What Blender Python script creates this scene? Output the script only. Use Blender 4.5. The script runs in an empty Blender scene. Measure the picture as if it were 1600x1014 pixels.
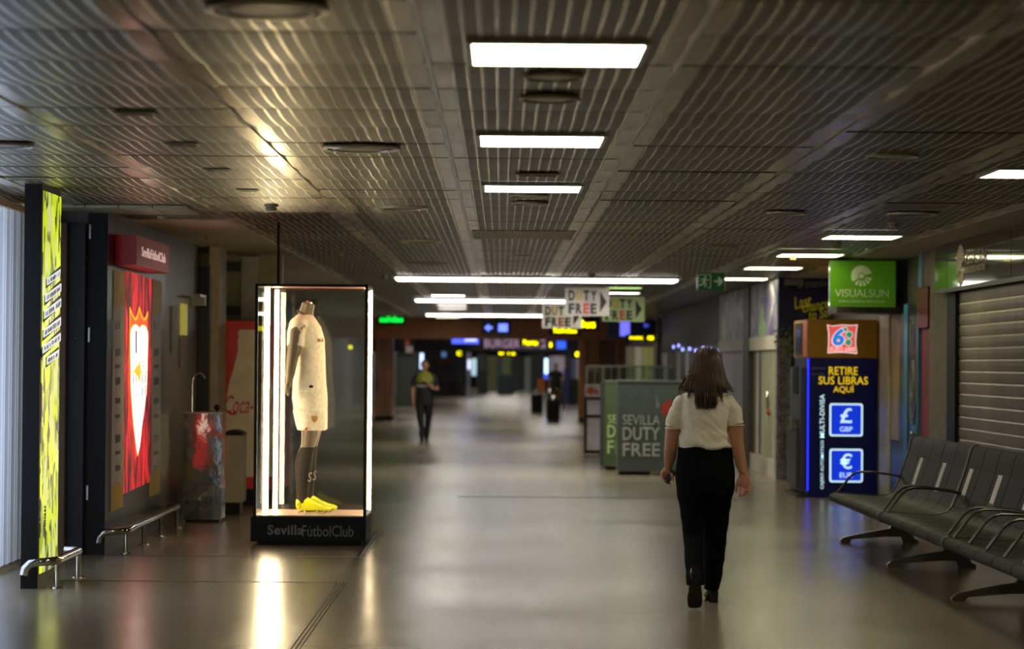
import bpy, bmesh, math, random
from math import sin, cos, tan, pi, radians, atan, sqrt
from mathutils import Vector, Matrix, noise
random.seed(7)
COL = bpy.context.scene.collection
# ------------------------------------------------------------------ camera
F = 85/36*1600; CH = 1.6; ROLL = radians(0.45)
PITCH = atan(61/F); YAW = atan(17/F)
def ray(px, py):
    x = px-800; z = -(py-507); y = F
    c, s = cos(ROLL), sin(ROLL); x, z = x*c-z*s, x*s+z*c
    y, z = y*cos(PITCH)-z*sin(PITCH), y*sin(PITCH)+z*cos(PITCH)
    x, y = x*cos(YAW)+y*sin(YAW), -x*sin(YAW)+y*cos(YAW)
    return x, y, z
def AT(px, py, Y):
    x, y, z = ray(px, py); t = Y/y; return x*t, CH+z*t
def ONX(px, py, X):
    x, y, z = ray(px, py); t = X/x; return y*t, CH+z*t
def ONZ(px, py, Z):
    x, y, z = ray(px, py); t = (Z-CH)/z; return x*t, y*t
cam = bpy.data.cameras.new('camera'); camo = bpy.data.objects.new('camera', cam); COL.objects.link(camo)
cam.lens = 85; cam.sensor_width = 36; cam.clip_end = 500; cam.clip_start = .1
r_ = Vector((1, 0, 0)); 
def camaxis(v):
    x, y, z = v; c, s = cos(ROLL), sin(ROLL); x, z = x*c-z*s, x*s+z*c
    y, z = y*cos(PITCH)-z*sin(PITCH), y*sin(PITCH)+z*cos(PITCH)
    x, y = x*cos(YAW)+y*sin(YAW), -x*sin(YAW)+y*cos(YAW)
    return Vector((x, y, z))
R_, U_, B_ = camaxis((1, 0, 0)), camaxis((0, 0, 1)), -camaxis((0, 1, 0))
camo.matrix_world = Matrix(((R_.x, U_.x, B_.x, 0), (R_.y, U_.y, B_.y, 0), (R_.z, U_.z, B_.z, CH), (0, 0, 0, 1)))
cam.dof.use_dof = True; cam.dof.focus_distance = 17.3; cam.dof.aperture_fstop = 2.1
bpy.context.scene.camera = camo
sc = bpy.context.scene
sc.view_settings.view_transform = 'Standard'; sc.view_settings.look = 'None'; sc.view_settings.gamma = 1; sc.view_settings.exposure = 0.0
H = 2.85
# ------------------------------------------------------------------ materials
def S(c):  # sRGB 0-255 -> linear
    return tuple(((v/255)/12.92 if v/255 <= .04045 else ((v/255+.055)/1.055)**2.4) for v in c)+(1,)
MATS = {}
def mat(name, col, rough=.5, metal=0, emit=0, var=.12, scale=6, bump=0, spec=.5, coat=0, ecol=None, stretch=(1, 1, 1)):
    if name in MATS: return MATS[name]
    m = bpy.data.materials.new(name); m.use_nodes = True; n = m.node_tree.nodes; L = m.node_tree.links
    b = n['Principled BSDF']; c = S(col) if max(col) > 1 else tuple(col)+(1,)
    tc = n.new('ShaderNodeTexCoord'); mp = n.new('ShaderNodeMapping'); mp.inputs['Scale'].default_value = stretch
    nz = n.new('ShaderNodeTexNoise'); nz.inputs['Scale'].default_value = scale; nz.inputs['Detail'].default_value = 4
    L.new(tc.outputs['Object'], mp.inputs[0]); L.new(mp.outputs[0], nz.inputs['Vector'])
    r = n.new('ShaderNodeValToRGB'); e = r.color_ramp.elements
    e[0].position = .3; e[1].position = .7
    e[0].color = tuple(v*(1-var) for v in c[:3])+(1,); e[1].color = tuple(min(1, v*(1+var)) for v in c[:3])+(1,)
    L.new(nz.outputs['Fac'], r.inputs[0]); L.new(r.outputs[0], b.inputs['Base Color'])
    b.inputs['Roughness'].default_value = rough; b.inputs['Metallic'].default_value = metal
    b.inputs['Specular IOR Level'].default_value = spec; b.inputs['Coat Weight'].default_value = coat
    if emit:
        b.inputs['Emission Color'].default_value = S(ecol) if ecol else c; b.inputs['Emission Strength'].default_value = emit
    if bump:
        bp = n.new('ShaderNodeBump'); bp.inputs['Strength'].default_value = bump; bp.inputs['Distance'].default_value = .01
        L.new(nz.outputs['Fac'], bp.inputs['Height']); L.new(bp.outputs[0], b.inputs['Normal'])
    MATS[name] = m; return m
def glow(name, col, s):
    return mat(name, col, .5, 0, s, 0.02)
def glass(name, tint=(.93, .95, .94), boost=1.0):
    m = bpy.data.materials.new(name); m.use_nodes = True; n = m.node_tree.nodes; L = m.node_tree.links
    n.remove(n['Principled BSDF']); o = n['Material Output']
    t = n.new('ShaderNodeBsdfTransparent'); t.inputs[0].default_value = tint+(1,)
    g = n.new('ShaderNodeBsdfGlossy'); g.inputs['Roughness'].default_value = .02
    f = n.new('ShaderNodeFresnel'); f.inputs[0].default_value = 1.5
    mu = n.new('ShaderNodeMath'); mu.operation = 'MULTIPLY'; mu.inputs[1].default_value = boost; mu.use_clamp = True
    x = n.new('ShaderNodeMixShader'); L.new(f.outputs[0], mu.inputs[0]); L.new(mu.outputs[0], x.inputs[0])
    L.new(t.outputs[0], x.inputs[1]); L.new(g.outputs[0], x.inputs[2]); L.new(x.outputs[0], o.inputs[0])
    return m
# ------------------------------------------------------------------ mesh helpers
def BM(): return bmesh.new()
def box(bm, x0, x1, y0, y1, z0, z1, bev=0):
    v = [bm.verts.new(p) for p in ((x0, y0, z0), (x1, y0, z0), (x1, y1, z0), (x0, y1, z0), (x0, y0, z1), (x1, y0, z1), (x1, y1, z1), (x0, y1, z1))]
    fs = [bm.faces.new([v[i] for i in q]) for q in ((0, 3, 2, 1), (4, 5, 6, 7), (0, 1, 5, 4), (1, 2, 6, 5), (2, 3, 7, 6), (3, 0, 4, 7))]
    if bev:
        es = list({e for f in fs for e in f.edges})
        bmesh.ops.bevel(bm, geom=es, offset=bev, segments=2, affect='EDGES')
    return bm
def tube(bm, pts, rad, seg=10, cap=True, flat=1.0, up=None):
    """tube along pts; rad scalar or list of r or (ra, rb)"""
    P = [Vector(p) for p in pts]; n = len(P); rings = []
    prev = None
    for i in range(n):
        d = (P[min(i+1, n-1)]-P[max(i-1, 0)]).normalized()
        if prev is None:
            a = Vector(up) if up else (Vector((0, 1, 0)) if abs(d.y) < .8 else Vector((1, 0, 0)))
        else: a = prev
        a = (a-d*a.dot(d)).normalized(); prev = a; b = d.cross(a)
        r = rad[i] if isinstance(rad, (list, tuple)) else rad
        ra, rb = r if isinstance(r, (list, tuple)) else (r, r*flat)
        rings.append([bm.verts.new(P[i]+a*ra*cos(2*pi*k/seg)+b*rb*sin(2*pi*k/seg)) for k in range(seg)])
    for i in range(n-1):
        for k in range(seg):
            f = bm.faces.new((rings[i][k], rings[i][(k+1) % seg], rings[i+1][(k+1) % seg], rings[i+1][k])); f.smooth = True
    if cap:
        bm.faces.new(rings[0][::-1]); bm.faces.new(rings[-1])
    return bm
def rings(bm, rs, seg=24, power=2.0, cap=True):
    """stack of horizontal ellipses (cx,cy,cz,rx,ry)"""
    R = []
    for (cx, cy, cz, rx, ry) in rs:
        q = []
        for k in range(seg):
            a = 2*pi*k/seg; c, s = cos(a), sin(a); e = 2/power
            q.append(bm.verts.new((cx+rx*abs(c)**e*(1 if c >= 0 else -1), cy+ry*abs(s)**e*(1 if s >= 0 else -1), cz)))
        R.append(q)
    up = rs[-1][2] > rs[0][2]
    for i in range(len(R)-1):
        for k in range(seg):
            q = (R[i][k], R[i][(k+1) % seg], R[i+1][(k+1) % seg], R[i+1][k]); f = bm.faces.new(q if up else q[::-1]); f.smooth = True
    if cap:
        bm.faces.new(R[0][::-1] if up else R[0]); bm.faces.new(R[-1] if up else R[-1][::-1])
    return bm
def ball(bm, c, rx, ry=None, rz=None, u=16, v=10):
    ry = ry or rx; rz = rz or rx
    r = bmesh.ops.create_uvsphere(bm, u_segments=u, v_segments=v, radius=1)
    for w in r['verts']:
        w.co = Vector((c[0]+w.co.x*rx, c[1]+w.co.y*ry, c[2]+w.co.z*rz))
        for f in w.link_faces: f.smooth = True
    return bm
def prism(bm, pts, O, U, V, t, bev=0):
    """2-D outline pts placed at O + x U + y V, thickness t backwards from its face (face normal = UxV)"""
    O, U, V = Vector(O), Vector(U), Vector(V); N = U.cross(V).normalized()
    a = [bm.verts.new(O+U*x+V*y) for x, y in pts]; b = [bm.verts.new(O+U*x+V*y-N*t) for x, y in pts]
    ar = sum(pts[i][0]*pts[(i+1) % len(pts)][1]-pts[(i+1) % len(pts)][0]*pts[i][1] for i in range(len(pts)))
    if ar < 0: a.reverse(); b.reverse()
    bm.faces.new(a); bm.faces.new(b[::-1]); n = len(a)
    for i in range(n): bm.faces.new((a[(i+1) % n], a[i], b[i], b[(i+1) % n]))
    return bm
def obj(name, bm, m, parent=None, smooth=False, recalc=True):
    me = bpy.data.meshes.new(name)
    if recalc: bmesh.ops.recalc_face_normals(bm, faces=bm.faces)
    bm.normal_update()
    if smooth:
        for f in bm.faces: f.smooth = True
    for e in bm.edges:
        if len(e.link_faces) == 2 and e.link_faces[0].normal.length and e.link_faces[1].normal.length and e.calc_face_angle(0) > .75: e.smooth = False
    bm.to_mesh(me); bm.free()
    for q in (m if isinstance(m, list) else [m]): me.materials.append(q)
    o = bpy.data.objects.new(name, me); COL.objects.link(o)
    if parent:
        o.parent = parent
        if parent.location.length or True:
            o.matrix_parent_inverse = pinv(parent)
    return o
def pinv(p):
    m = Matrix.Translation(p.location) if p.type == 'EMPTY' else Matrix.Identity(4)
    q = p
    m = Matrix.Identity(4)
    chain = []
    while q: chain.append(q); q = q.parent
    for q in reversed(chain): m = m @ q.matrix_parent_inverse @ q.matrix_basis
    return m.inverted()
def thing(name, label, cat, loc, group=None):
    o = bpy.data.objects.new(name, None); COL.objects.link(o); o.location = loc; o.empty_display_size = .1
    return tag(o, label, cat, group)
def tag(o, label, cat, group=None):
    o['label'] = label; o['category'] = cat
    if group: o['group'] = group
    return o
def struct(o): o['kind'] = 'structure'; return o
def part(parent, name, m, fn=None, lab=None, smooth=False, **k):
    bm = BM(); fn(bm); o = obj(name, bm, m, parent, smooth)
    if lab: o['label'] = lab
    return o
def dup(root, loc, label, group=None, rot=None):
    r = root.copy(); COL.objects.link(r); r.location = loc; r['label'] = label
    if group: r['group'] = group
    if rot is not None: r.rotation_euler = rot
    for ch in list(root.children):
        c = ch.copy(); COL.objects.link(c); c.parent = r
        for g in ch.children:
            d = g.copy(); COL.objects.link(d); d.parent = c
    return r
def text_bm(bm, s, O, U, V, w, h, t=.004, bold=0.0, shear=0, keep=False, align=0):
    """lettering s fitted into w x h centred on O in plane U,V"""
    cu = bpy.data.curves.new('t', 'FONT'); cu.body = s; cu.offset = bold; cu.shear = shear; cu.resolution_u = 3
    cu.align_x = 'CENTER'; cu.align_y = 'CENTER'; cu.fill_mode = 'FRONT'; cu.space_line = .85; cu.space_character = 1.0+bold*3
    o = bpy.data.objects.new('t', cu); COL.objects.link(o)
    dg = bpy.context.evaluated_depsgraph_get(); me = bpy.data.meshes.new_from_object(o.evaluated_get(dg))
    xs = [v.co.x for v in me.vertices]; ys = [v.co.y for v in me.vertices]
    x0, x1, y0, y1 = min(xs), max(xs), min(ys), max(ys)
    sx, sy = w/(x1-x0), h/(y1-y0)
    if keep: sx = sy = min(sx, sy)
    O, U, V = Vector(O), Vector(U).normalized(), Vector(V).normalized(); N = U.cross(V)
    vs = [bm.verts.new(O+U*(v.co.x-(x0+x1)/2)*sx+V*(v.co.y-(y0+y1)/2)*sy+N*t) for v in me.vertices]
    for p in me.polygons:
        try: bm.faces.new([vs[i] for i in p.vertices])
        except ValueError: pass
    bpy.data.objects.remove(o); bpy.data.curves.remove(cu); bpy.data.meshes.remove(me)
    # thickness
    if t > 0:
        fs = [f for f in bm.faces if all(v in set(vs) for v in f.verts)] if len(bm.verts) != len(vs) else list(bm.faces)
        e = bmesh.ops.extrude_face_region(bm, geom=fs)
        bmesh.ops.translate(bm, vec=-N*t, verts=[g for g in e['geom'] if isinstance(g, bmesh.types.BMVert)])
    return bm
def text(parent, name, m, s, O, U, V, w, h, t=.004, **k):
    bm = BM(); text_bm(bm, s, O, U, V, w, h, t, **k); return obj(name, bm, m, parent)
XR = (1, 0, 0); ZU = (0, 0, 1)      # plane facing the camera (-Y)
def facing(px0, py0, px1, py1, Y):   # centre, width, height of an image rectangle at depth Y
    x0, z1 = AT(px0, py0, Y); x1, z0 = AT(px1, py1, Y)
    return ((x0+x1)/2, Y, (z0+z1)/2), abs(x1-x0), abs(z1-z0)
def remesh(bm, vox, name='r', smooth=3, disp=None):
    bmesh.ops.recalc_face_normals(bm, faces=bm.faces)
    me = bpy.data.meshes.new(name); bm.to_mesh(me); bm.free()
    o = bpy.data.objects.new(name, me); COL.objects.link(o)
    m = o.modifiers.new('r', 'REMESH'); m.mode = 'VOXEL'; m.voxel_size = vox; m.use_smooth_shade = True
    if smooth:
        s = o.modifiers.new('s', 'SMOOTH'); s.factor = .5; s.iterations = smooth
    dg = bpy.context.evaluated_depsgraph_get(); me2 = bpy.data.meshes.new_from_object(o.evaluated_get(dg))
    bpy.data.objects.remove(o); bpy.data.meshes.remove(me)
    nb = bmesh.new(); nb.from_mesh(me2); bpy.data.meshes.remove(me2)
    if disp:
        nb.normal_update()
        for v in nb.verts: v.co += v.normal*disp(v.co)
    for f in nb.faces: f.smooth = True
    return nb
# ------------------------------------------------------------------ materials of the place
M_black = mat('black_lacquer', (9, 8, 8), .5, var=.1, spec=.25)
M_darkgrey = mat('dark_grey_panel', (42, 41, 42), .4)
M_steel = mat('brushed_steel', (150, 146, 138), .28, 1, var=.15, scale=20)
M_polished = mat('polished_steel', (190, 188, 180), .1, 1, var=.05)
M_white = mat('white_paint', (200, 198, 190), .5)
M_plaster = mat('plaster_soffit', (178, 168, 150), .7, bump=.1)
M_tube = glow('lamp_diffuser', (255, 246, 222), 17)
M_tubefar = glow('lamp_diffuser_cool', (250, 244, 236), 10)
M_tubewarm = glow('lamp_diffuser_warm', (255, 250, 200), 12)
M_led = glow('led_strip', (255, 226, 178), 42)
M_glass = glass('case_glass')

def ceiling_material():
    m = bpy.data.materials.new('slatted_metal_ceiling'); m.use_nodes = True; n = m.node_tree.nodes; L = m.node_tree.links
    b = n['Principled BSDF']; uv = n.new('ShaderNodeUVMap'); uv.uv_map = 'uv'
    sp = n.new('ShaderNodeSeparateXYZ'); L.new(uv.outputs[0], sp.inputs[0])
    mu = n.new('ShaderNodeMath'); mu.operation = 'MULTIPLY'; mu.inputs[1].default_value = 16; L.new(sp.outputs[0], mu.inputs[0])
    fr = n.new('ShaderNodeMath'); fr.operation = 'FRACT'; L.new(mu.outputs[0], fr.inputs[0])
    # rib profile: narrow raised rib around .5
    r = n.new('ShaderNodeValToRGB'); e = r.color_ramp.elements; e[0].position = .35; e[0].color = (0, 0, 0, 1); e[1].position = .41; e[1].color = (1, 1, 1, 1)
    k = e.new(.57); k.color = (1, 1, 1, 1); k2 = e.new(.63); k2.color = (0, 0, 0, 1)
    L.new(fr.outputs[0], r.inputs[0])
    # plain border near panel sides (u<.08, u>.93)
    ed = n.new('ShaderNodeValToRGB'); e = ed.color_ramp.elements; e[0].position = .085; e[0].color = (1, 1, 1, 1); e[1].position = .09; e[1].color = (0, 0, 0, 1)
    a = e.new(.91); a.color = (0, 0, 0, 1); c = e.new(.915); c.color = (1, 1, 1, 1); L.new(sp.outputs[0], ed.inputs[0])
    mx = n.new('ShaderNodeMath'); mx.operation = 'MAXIMUM'; L.new(r.outputs[0], mx.inputs[0]); L.new(ed.outputs[0], mx.inputs[1])
    at = n.new('ShaderNodeAttribute'); at.attribute_name = 'tone'
    mc = n.new('ShaderNodeMix'); mc.data_type = 'RGBA'; mc.inputs[6].default_value = (.098, .086, .052, 1); mc.inputs[7].default_value = (.46, .405, .27, 1)
    L.new(mx.outputs[0], mc.inputs[0])
    hv = n.new('ShaderNodeHueSaturation'); L.new(mc.outputs[2], hv.inputs['Color']); L.new(at.outputs['Fac'], hv.inputs['Value'])
    L.new(hv.outputs[0], b.inputs['Base Color'])
    rg = n.new('ShaderNodeMapRange'); rg.inputs[3].default_value = .42; rg.inputs[4].default_value = .27; L.new(mx.outputs[0], rg.inputs[0]); L.new(rg.outputs[0], b.inputs['Roughness'])
    b.inputs['Metallic'].default_value = .5
    bp = n.new('ShaderNodeBump'); bp.inputs['Distance'].default_value = .006; bp.inputs['Strength'].default_value = .7; L.new(mx.outputs[0], bp.inputs['Height']); L.new(bp.outputs[0], b.inputs['Normal'])
    return m
def floor_material():
    m = bpy.data.materials.new('polished_stone_floor'); m.use_nodes = True; n = m.node_tree.nodes; L = m.node_tree.links
    b = n['Principled BSDF']; tc = n.new('ShaderNodeTexCoord')
    mp = n.new('ShaderNodeMapping'); mp.inputs['Scale'].default_value = (.35, 5.5, 1); mp.inputs['Rotation'].default_value = (0, 0, .12); L.new(tc.outputs['Object'], mp.inputs[0])
    n1 = n.new('ShaderNodeTexNoise'); n1.inputs['Scale'].default_value = 3; n1.inputs['Detail'].default_value = 8; n1.inputs['Roughness'].default_value = .7; L.new(mp.outputs[0], n1.inputs['Vector'])
    n2 = n.new('ShaderNodeTexNoise'); n2.inputs['Scale'].default_value = .5; n2.inputs['Detail'].default_value = 3; L.new(tc.outputs['Object'], n2.inputs['Vector'])
    r = n.new('ShaderNodeValToRGB'); e = r.color_ramp.elements; e[0].position = .3; e[1].position = .72; e[0].color = (.215, .175, .118, 1); e[1].color = (.285, .238, .16, 1)
    L.new(n1.outputs['Fac'], r.inputs[0])
    br = n.new('ShaderNodeTexBrick'); br.inputs['Scale'].default_value = 1; br.inputs['Mortar Size'].default_value = .006; br.offset = .5
    br.inputs['Brick Width'].default_value = 4.6; br.inputs['Row Height'].default_value = 2.33
    br.inputs['Color1'].default_value = (1, 1, 1, 1); br.inputs['Color2'].default_value = (.93, .93, .93, 1); br.inputs['Mortar'].default_value = (.25, .22, .2, 1)
    m2 = n.new('ShaderNodeMapping'); m2.inputs['Location'].default_value = (1.4, -17.6, 0); L.new(tc.outputs['Object'], m2.inputs[0]); L.new(m2.outputs[0], br.inputs['Vector'])
    mx = n.new('ShaderNodeMix'); mx.data_type = 'RGBA'; mx.blend_type = 'MULTIPLY'; mx.inputs[0].default_value = 1
    L.new(r.outputs[0], mx.inputs[6]); L.new(br.outputs['Color'], mx.inputs[7]); L.new(mx.outputs[2], b.inputs['Base Color'])
    rr = n.new('ShaderNodeMapRange'); rr.inputs[1].default_value = .3; rr.inputs[2].default_value = .7; rr.inputs[3].default_value = .2; rr.inputs[4].default_value = .27; L.new(n2.outputs['Fac'], rr.inputs[0]); L.new(rr.outputs[0], b.inputs['Roughness'])
    bp = n.new('ShaderNodeBump'); bp.inputs['Distance'].default_value = .0012; bp.inputs['Strength'].default_value = .16; L.new(n1.outputs['Fac'], bp.inputs['Height']); L.new(bp.outputs[0], b.inputs['Normal'])
    b.inputs['Specular IOR Level'].default_value = .55
    return m
# ------------------------------------------------------------------ SETTING
bm = BM(); box(bm, -8, 8, -8, 175, -.2, 0); struct(obj('floor', bm, floor_material()))
SEAM = [-4.45, -3.41, -2.38, -1.345, -.315, .72, 1.785, 2.87, 4.02]
ROW0 = 9.17; RP = .925
M_ceil = ceiling_material()
def build_ceiling():
    bm = BM(); uvl = bm.loops.layers.uv.new('uv'); tl = bm.verts.layers.float.new('tone')
    for j in range(-18, 64):
        y0 = ROW0+j*RP; 
        if y0 > 66.3: break
        for i in range(len(SEAM)-1):
            x0, x1 = SEAM[i]+.006, SEAM[i+1]-.006
            if x0 < -4 and y0 > 18.9: continue
            if x0 < -3.3 and y0 > 20.4: continue
            sag = random.uniform(.010, .016); tone = random.choice((1, 1, 1.0, .92, 1.06, .85)); dz = random.uniform(-.003, .003)
            tilt = random.uniform(-.004, .004)
            N = 8; R = []
            for k in range(N+1):
                v = k/N; y = y0+.003+v*(RP-.006)
                z = H+dz+tilt*(v-.5)-sag*(4*v*(1-v))**1.0 
                q = []
                for x in (x0, x1):
                    w = bm.verts.new((x, y, z)); w[tl] = tone; q.append(w)
                R.append((q, v))
            for k in range(N):
                (a, va), (b, vb) = R[k], R[k+1]
                f = bm.faces.new((a[0], b[0], b[1], a[1])); f.smooth = True
                for lp, uvv in zip(f.loops, ((0, va), (0, vb), (1, vb), (1, va))): lp[uvl].uv = uvv
    o = obj('ceiling', bm, [M_ceil], recalc=False); struct(o)
    for i in (1,):
        bm = BM()
        box(bm, -8, 8, -8, 67.2, H+.06, H+.1)
        struct(obj('ceiling', bm, mat('void_above_panels', (16, 14, 10), .9)))
build_ceiling()
# dark seams rails between the columns of panels
for i, s in enumerate(SEAM[1:-1]):
    bm = BM(); box(bm, s-.012, s+.006, -7.5, 66 if s > -3 else 21, H-.004, H+.03); box(bm, s+.006, s+.015, -7.5, 66 if s > -3 else 21, H-.02, H+.03)
    struct(obj('trim_%d' % (i+1), bm, M_steel))
# plaster soffits at both sides
def soffits():
    bm = BM()
    box(bm, -8, -3.42, 19.1, 67, H-.01, H+.05); box(bm, -3.42, -2.385, 21.2, 67, H-.01, H+.05)
    struct(obj('ceiling', bm, M_plaster))
    bm = BM(); box(bm, 4.03, 8, -8, 67, H-.02, H+.05); struct(obj('ceiling', bm, M_plaster))
    bm = BM(); box(bm, -8, -4.46, -8, 19.1, H-.02, H+.05); struct(obj('ceiling', bm, M_plaster))
    bm = BM(); box(bm, -6, 6, 67.3, 172, 4.2, 4.35); struct(obj('ceiling', bm, mat('dark_ceiling_far', (60, 55, 48), .6)))
soffits()
# ---- ceiling lights
LG = 'square recessed ceiling lights'
def ceil_light(x, y, m, label, w=.67, d=.65, group=None, z=H-.019, cells=4):
    t = thing('ceiling_light', label, 'ceiling light', (x, y, z), group)
    def fr(bm):
        a, b = w/2, d/2
        box(bm, x-a-.022, x-a, y-b-.022, y+b+.022, z-.003, z+.019); box(bm, x+a, x+a+.022, y-b-.022, y+b+.022, z-.003, z+.019)
        box(bm, x-a, x+a, y-b-.022, y-b, z-.003, z+.019); box(bm, x-a, x+a, y+b, y+b+.022, z-.003, z+.019)
    part(t, 'frame', mat('lamp_frame', (190, 184, 168), .4), fr)
    def df(bm):
        for k in range(cells):
            box(bm, x-w/2+k*w/cells+.002, x-w/2+(k+1)*w/cells-.002, y-d/2, y+d/2, z, z+.02)
    part(t, 'diffuser', m, df); return t
for i, (y, l) in enumerate(((9.63, 'nearest large bright square light panel in the central ceiling row'), (13.38, 'middle one of the three bright panels in the central ceiling row'), (17.03, 'farthest of the three bright panels down the central ceiling row'))):
    ceil_light(.213, y, M_tube, l)
for y, l in ((15.36, 'white ceiling light cut by the right picture edge'), (23.1, 'nearest whole ceiling light above the green shop sign'), (26.95, 'second ceiling light behind the one over the green shop sign'), (30.6, 'third ceiling light in the right row, left of the green sign'), (34.5, 'farthest ceiling light in the right row, beside the exit sign')):
    ceil_light(3.44, y, M_tubewarm if y > 16 else M_tube, l, w=.68)
for y in (6.0, 2.3, -1.4): ceil_light(.213, y, M_tube, 'ceiling light panel in the central row above the camera', group='light panels above the camera')
for px, py, m, l in ((669, 439, M_tubefar, 'small far light left, just behind the long light bar'), (986, 442, M_tubewarm, 'small far light right, just behind the long light bar')):
    x, y = ONZ(px, py, H-.03); ceil_light(x, y, m, l, w=.55, cells=1)
x, y = ONZ(700, 463, H-.03); ceil_light(x, y, M_tubefar, 'pale short light overlapping the second long light bar', w=.6, cells=1)
M_tg = glow('lamp_diffuser_green', (190, 235, 130), 3)
for py, px, m, l in ((473, 703, M_tg, 'greenish short ceiling light under the pale short one'), (478, 706, M_tubefar, 'mauve white short ceiling light behind the greenish one'), (483, 707, M_tubefar, 'narrow white short ceiling light before the third bar'), (496.5, 700, M_tubewarm, 'last short yellowish ceiling light on the left before the brown beam')):
    x, y = ONZ(px, py, H-.03); y = min(y, 66); x = AT(px, py, y)[0]; ceil_light(x, y, m, l, w=.62, d=.35, cells=1)
for py, px, m, l in ((451, 975, M_tg, 'greenish short ceiling light above the far duty free sign'), (459, 974, M_tubefar, 'white short ceiling light behind the greenish one at right')):
    x, y = ONZ(px, py, H-.03); ceil_light(x, y, m, l, w=.55, d=.4, cells=1)
def light_bar(x0, x1, y, label):
    t = thing('light_bar', label, 'light bar', ((x0+x1)/2, y, H-.03), 'long ceiling light bars across the hall')
    part(t, 'housing', M_white, lambda bm: box(bm, x0-.05, x1+.05, y-.05, y+.85, H-.04, H))
    part(t, 'diffuser', M_tubefar, lambda bm: box(bm, x0, x1, y-.02, y+.82, H-.065, H-.041))
light_bar(-1.5, 2.5, 34.3, 'nearest and widest white light bar across the ceiling')
light_bar(-1.64, 2.03, 46.2, 'middle long white light bar across the ceiling')
light_bar(-1.86, 1.85, 60.2, 'farthest long white light bar above the brown beam')
# ---- diffusers, detectors, grilles
M_vent = mat('vent_enamel', (175, 165, 135), .4, .1); M_ventd = mat('vent_dark_core', (36, 34, 28), .5)
def round_vent(x, y, r, label, proj=.02, white=False):
    t = thing('ceiling_vent', label, 'ceiling vent', (x, y, H-.02))
    z = H-.026-proj
    def ring(bm, r0, r1, z0, z1):
        n = 40; vs = []
        for (rr, zz) in ((r0, z1), (r0, z0+.004), ((r0+r1)/2, z0), (r1, z0+.004), (r1, z1)):
            vs.append([bm.verts.new((x+rr*cos(2*pi*k/n), y+rr*sin(2*pi*k/n), zz)) for k in range(n)])
        for i in range(4):
            for k in range(n): bm.faces.new((vs[i][k], vs[i][(k+1) % n], vs[i+1][(k+1) % n], vs[i+1][k]))
    part(t, 'rim', mat('vent_rim', (215, 205, 175), .35, .2) if not white else M_vent, lambda bm: ring(bm, r*.88, r, z, H-.014), smooth=True)
    part(t, 'core', mat('vent_core', (96, 90, 72), .45, .1) if not white else M_vent, lambda bm: rings(bm, [(x, y, z+.004, r*.55, r*.55), (x, y, z+.014, r*.87, r*.87), (x, y, z+.02, r*.87, r*.87)], 32))
    if not white:
        def bl(bm):
            tube(bm, [(x+r*.72*cos(2*pi*k/30), y+r*.72*sin(2*pi*k/30), z+.006) for k in range(31)], r*.03, 6, cap=False)
        part(t, 'inner_ring', M_steel, bl)
for px, py, w, l, wh in ((418, 20, 195, 'largest round ceiling vent at the top left', 0), (565, 235, 122, 'second round vent in the left ceiling column', 0), (627, 327, 87, 'third round vent in the left ceiling column', 0), (658, 379, 66, 'fourth small round vent in the left ceiling column', 0),
        (865, 124, 95, 'flush round ceiling disc just behind the nearest light panel', 1), (859, 158, 97, 'round ceiling disc in front of the middle light panel', 1), (826, 308, 60, 'thin round disc just behind the third light panel', 1), (828, 320, 58, 'small round disc before the dark ceiling grille', 1),
        (14, 230, 78, 'round vent at the left picture edge', 0), (1395, 247, 84, 'pale round vent in the right part of the ceiling', 1), (1228, 335, 62, 'thin dark round vent right of centre', 0), (1130, 388, 48, 'far round vent above the exit sign', 1), (1425, 337, 82, 'dark round vent before the first whole right light', 0), (670, 413, 60, 'far dark round vent before the long light bar', 0),(1265, 393, 60, 'thin vent behind the smoke detector pair', 1)):
    x, y = ONZ(px, py, H-.03); r = w/2/F*y
    round_vent(x, y, r, l, .004, wh)
M_det = mat('detector_cream', (165, 155, 120), .5)
def detector(px, py, w, label):
    x, y = ONZ(px, py, H-.05); r = w/2/F*y
    t = thing('smoke_detector', label, 'smoke detector', (x, y, H))
    part(t, 'base', M_det, lambda bm: rings(bm, [(x, y, H-.035, r*.9, r*.9), (x, y, H-.02, r, r), (x, y, H, r, r)], 24))
    part(t, 'head', M_det, lambda bm: rings(bm, [(x, y, H-.068, r*.55, r*.55), (x, y, H-.058, r*.75, r*.75), (x, y, H-.042, r*.8, r*.8), (x, y, H-.03, r*.6, r*.6)], 24), smooth=True)
for a in ((253, 339, 20, 'cream smoke detector left, near the red sign'), (327, 374, 16, 'smoke detector beyond the red sign'), (424, 327, 22, 'greenish lit smoke detector between the slats, left of centre'), (532, 399, 13, 'small smoke detector right of the black rod'), (1396, 354, 20, 'smoke detector behind the nearest whole right light'), (1307, 386, 17, 'smoke detector in front of the green shop sign'), (1239, 404, 13, 'far smoke detector of the right pair'), (925, 433, 12, 'dark smoke detector on the nearest light bar'), (600, 434, 11, 'tiny detector at the left end of the long bar')):
    detector(*a)
def rect_plate(px, py, w, d, label, name='ceiling_speaker', m=None, proj=.006):
    x, y = ONZ(px, py, H-.03); a = w/2/F*y
    t = thing(name, label, 'ceiling speaker' if 'speaker' in name else 'ceiling grille', (x, y, H))
    part(t, 'frame', M_vent, lambda bm: box(bm, x-a, x+a, y-d/2, y+d/2, H-.0135-proj, H-.01, .002))
    def g(bm):
        for k in range(5):
            yy = y-d/2+d*(k+.6)/5.4; box(bm, x-a*.85, x+a*.85, yy, yy+d*.09, H-.0150-proj, H-.0135-proj)
    part(t, 'louvre', m or mat('vent_core', (84, 78, 64), .45, .3), g)
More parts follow.
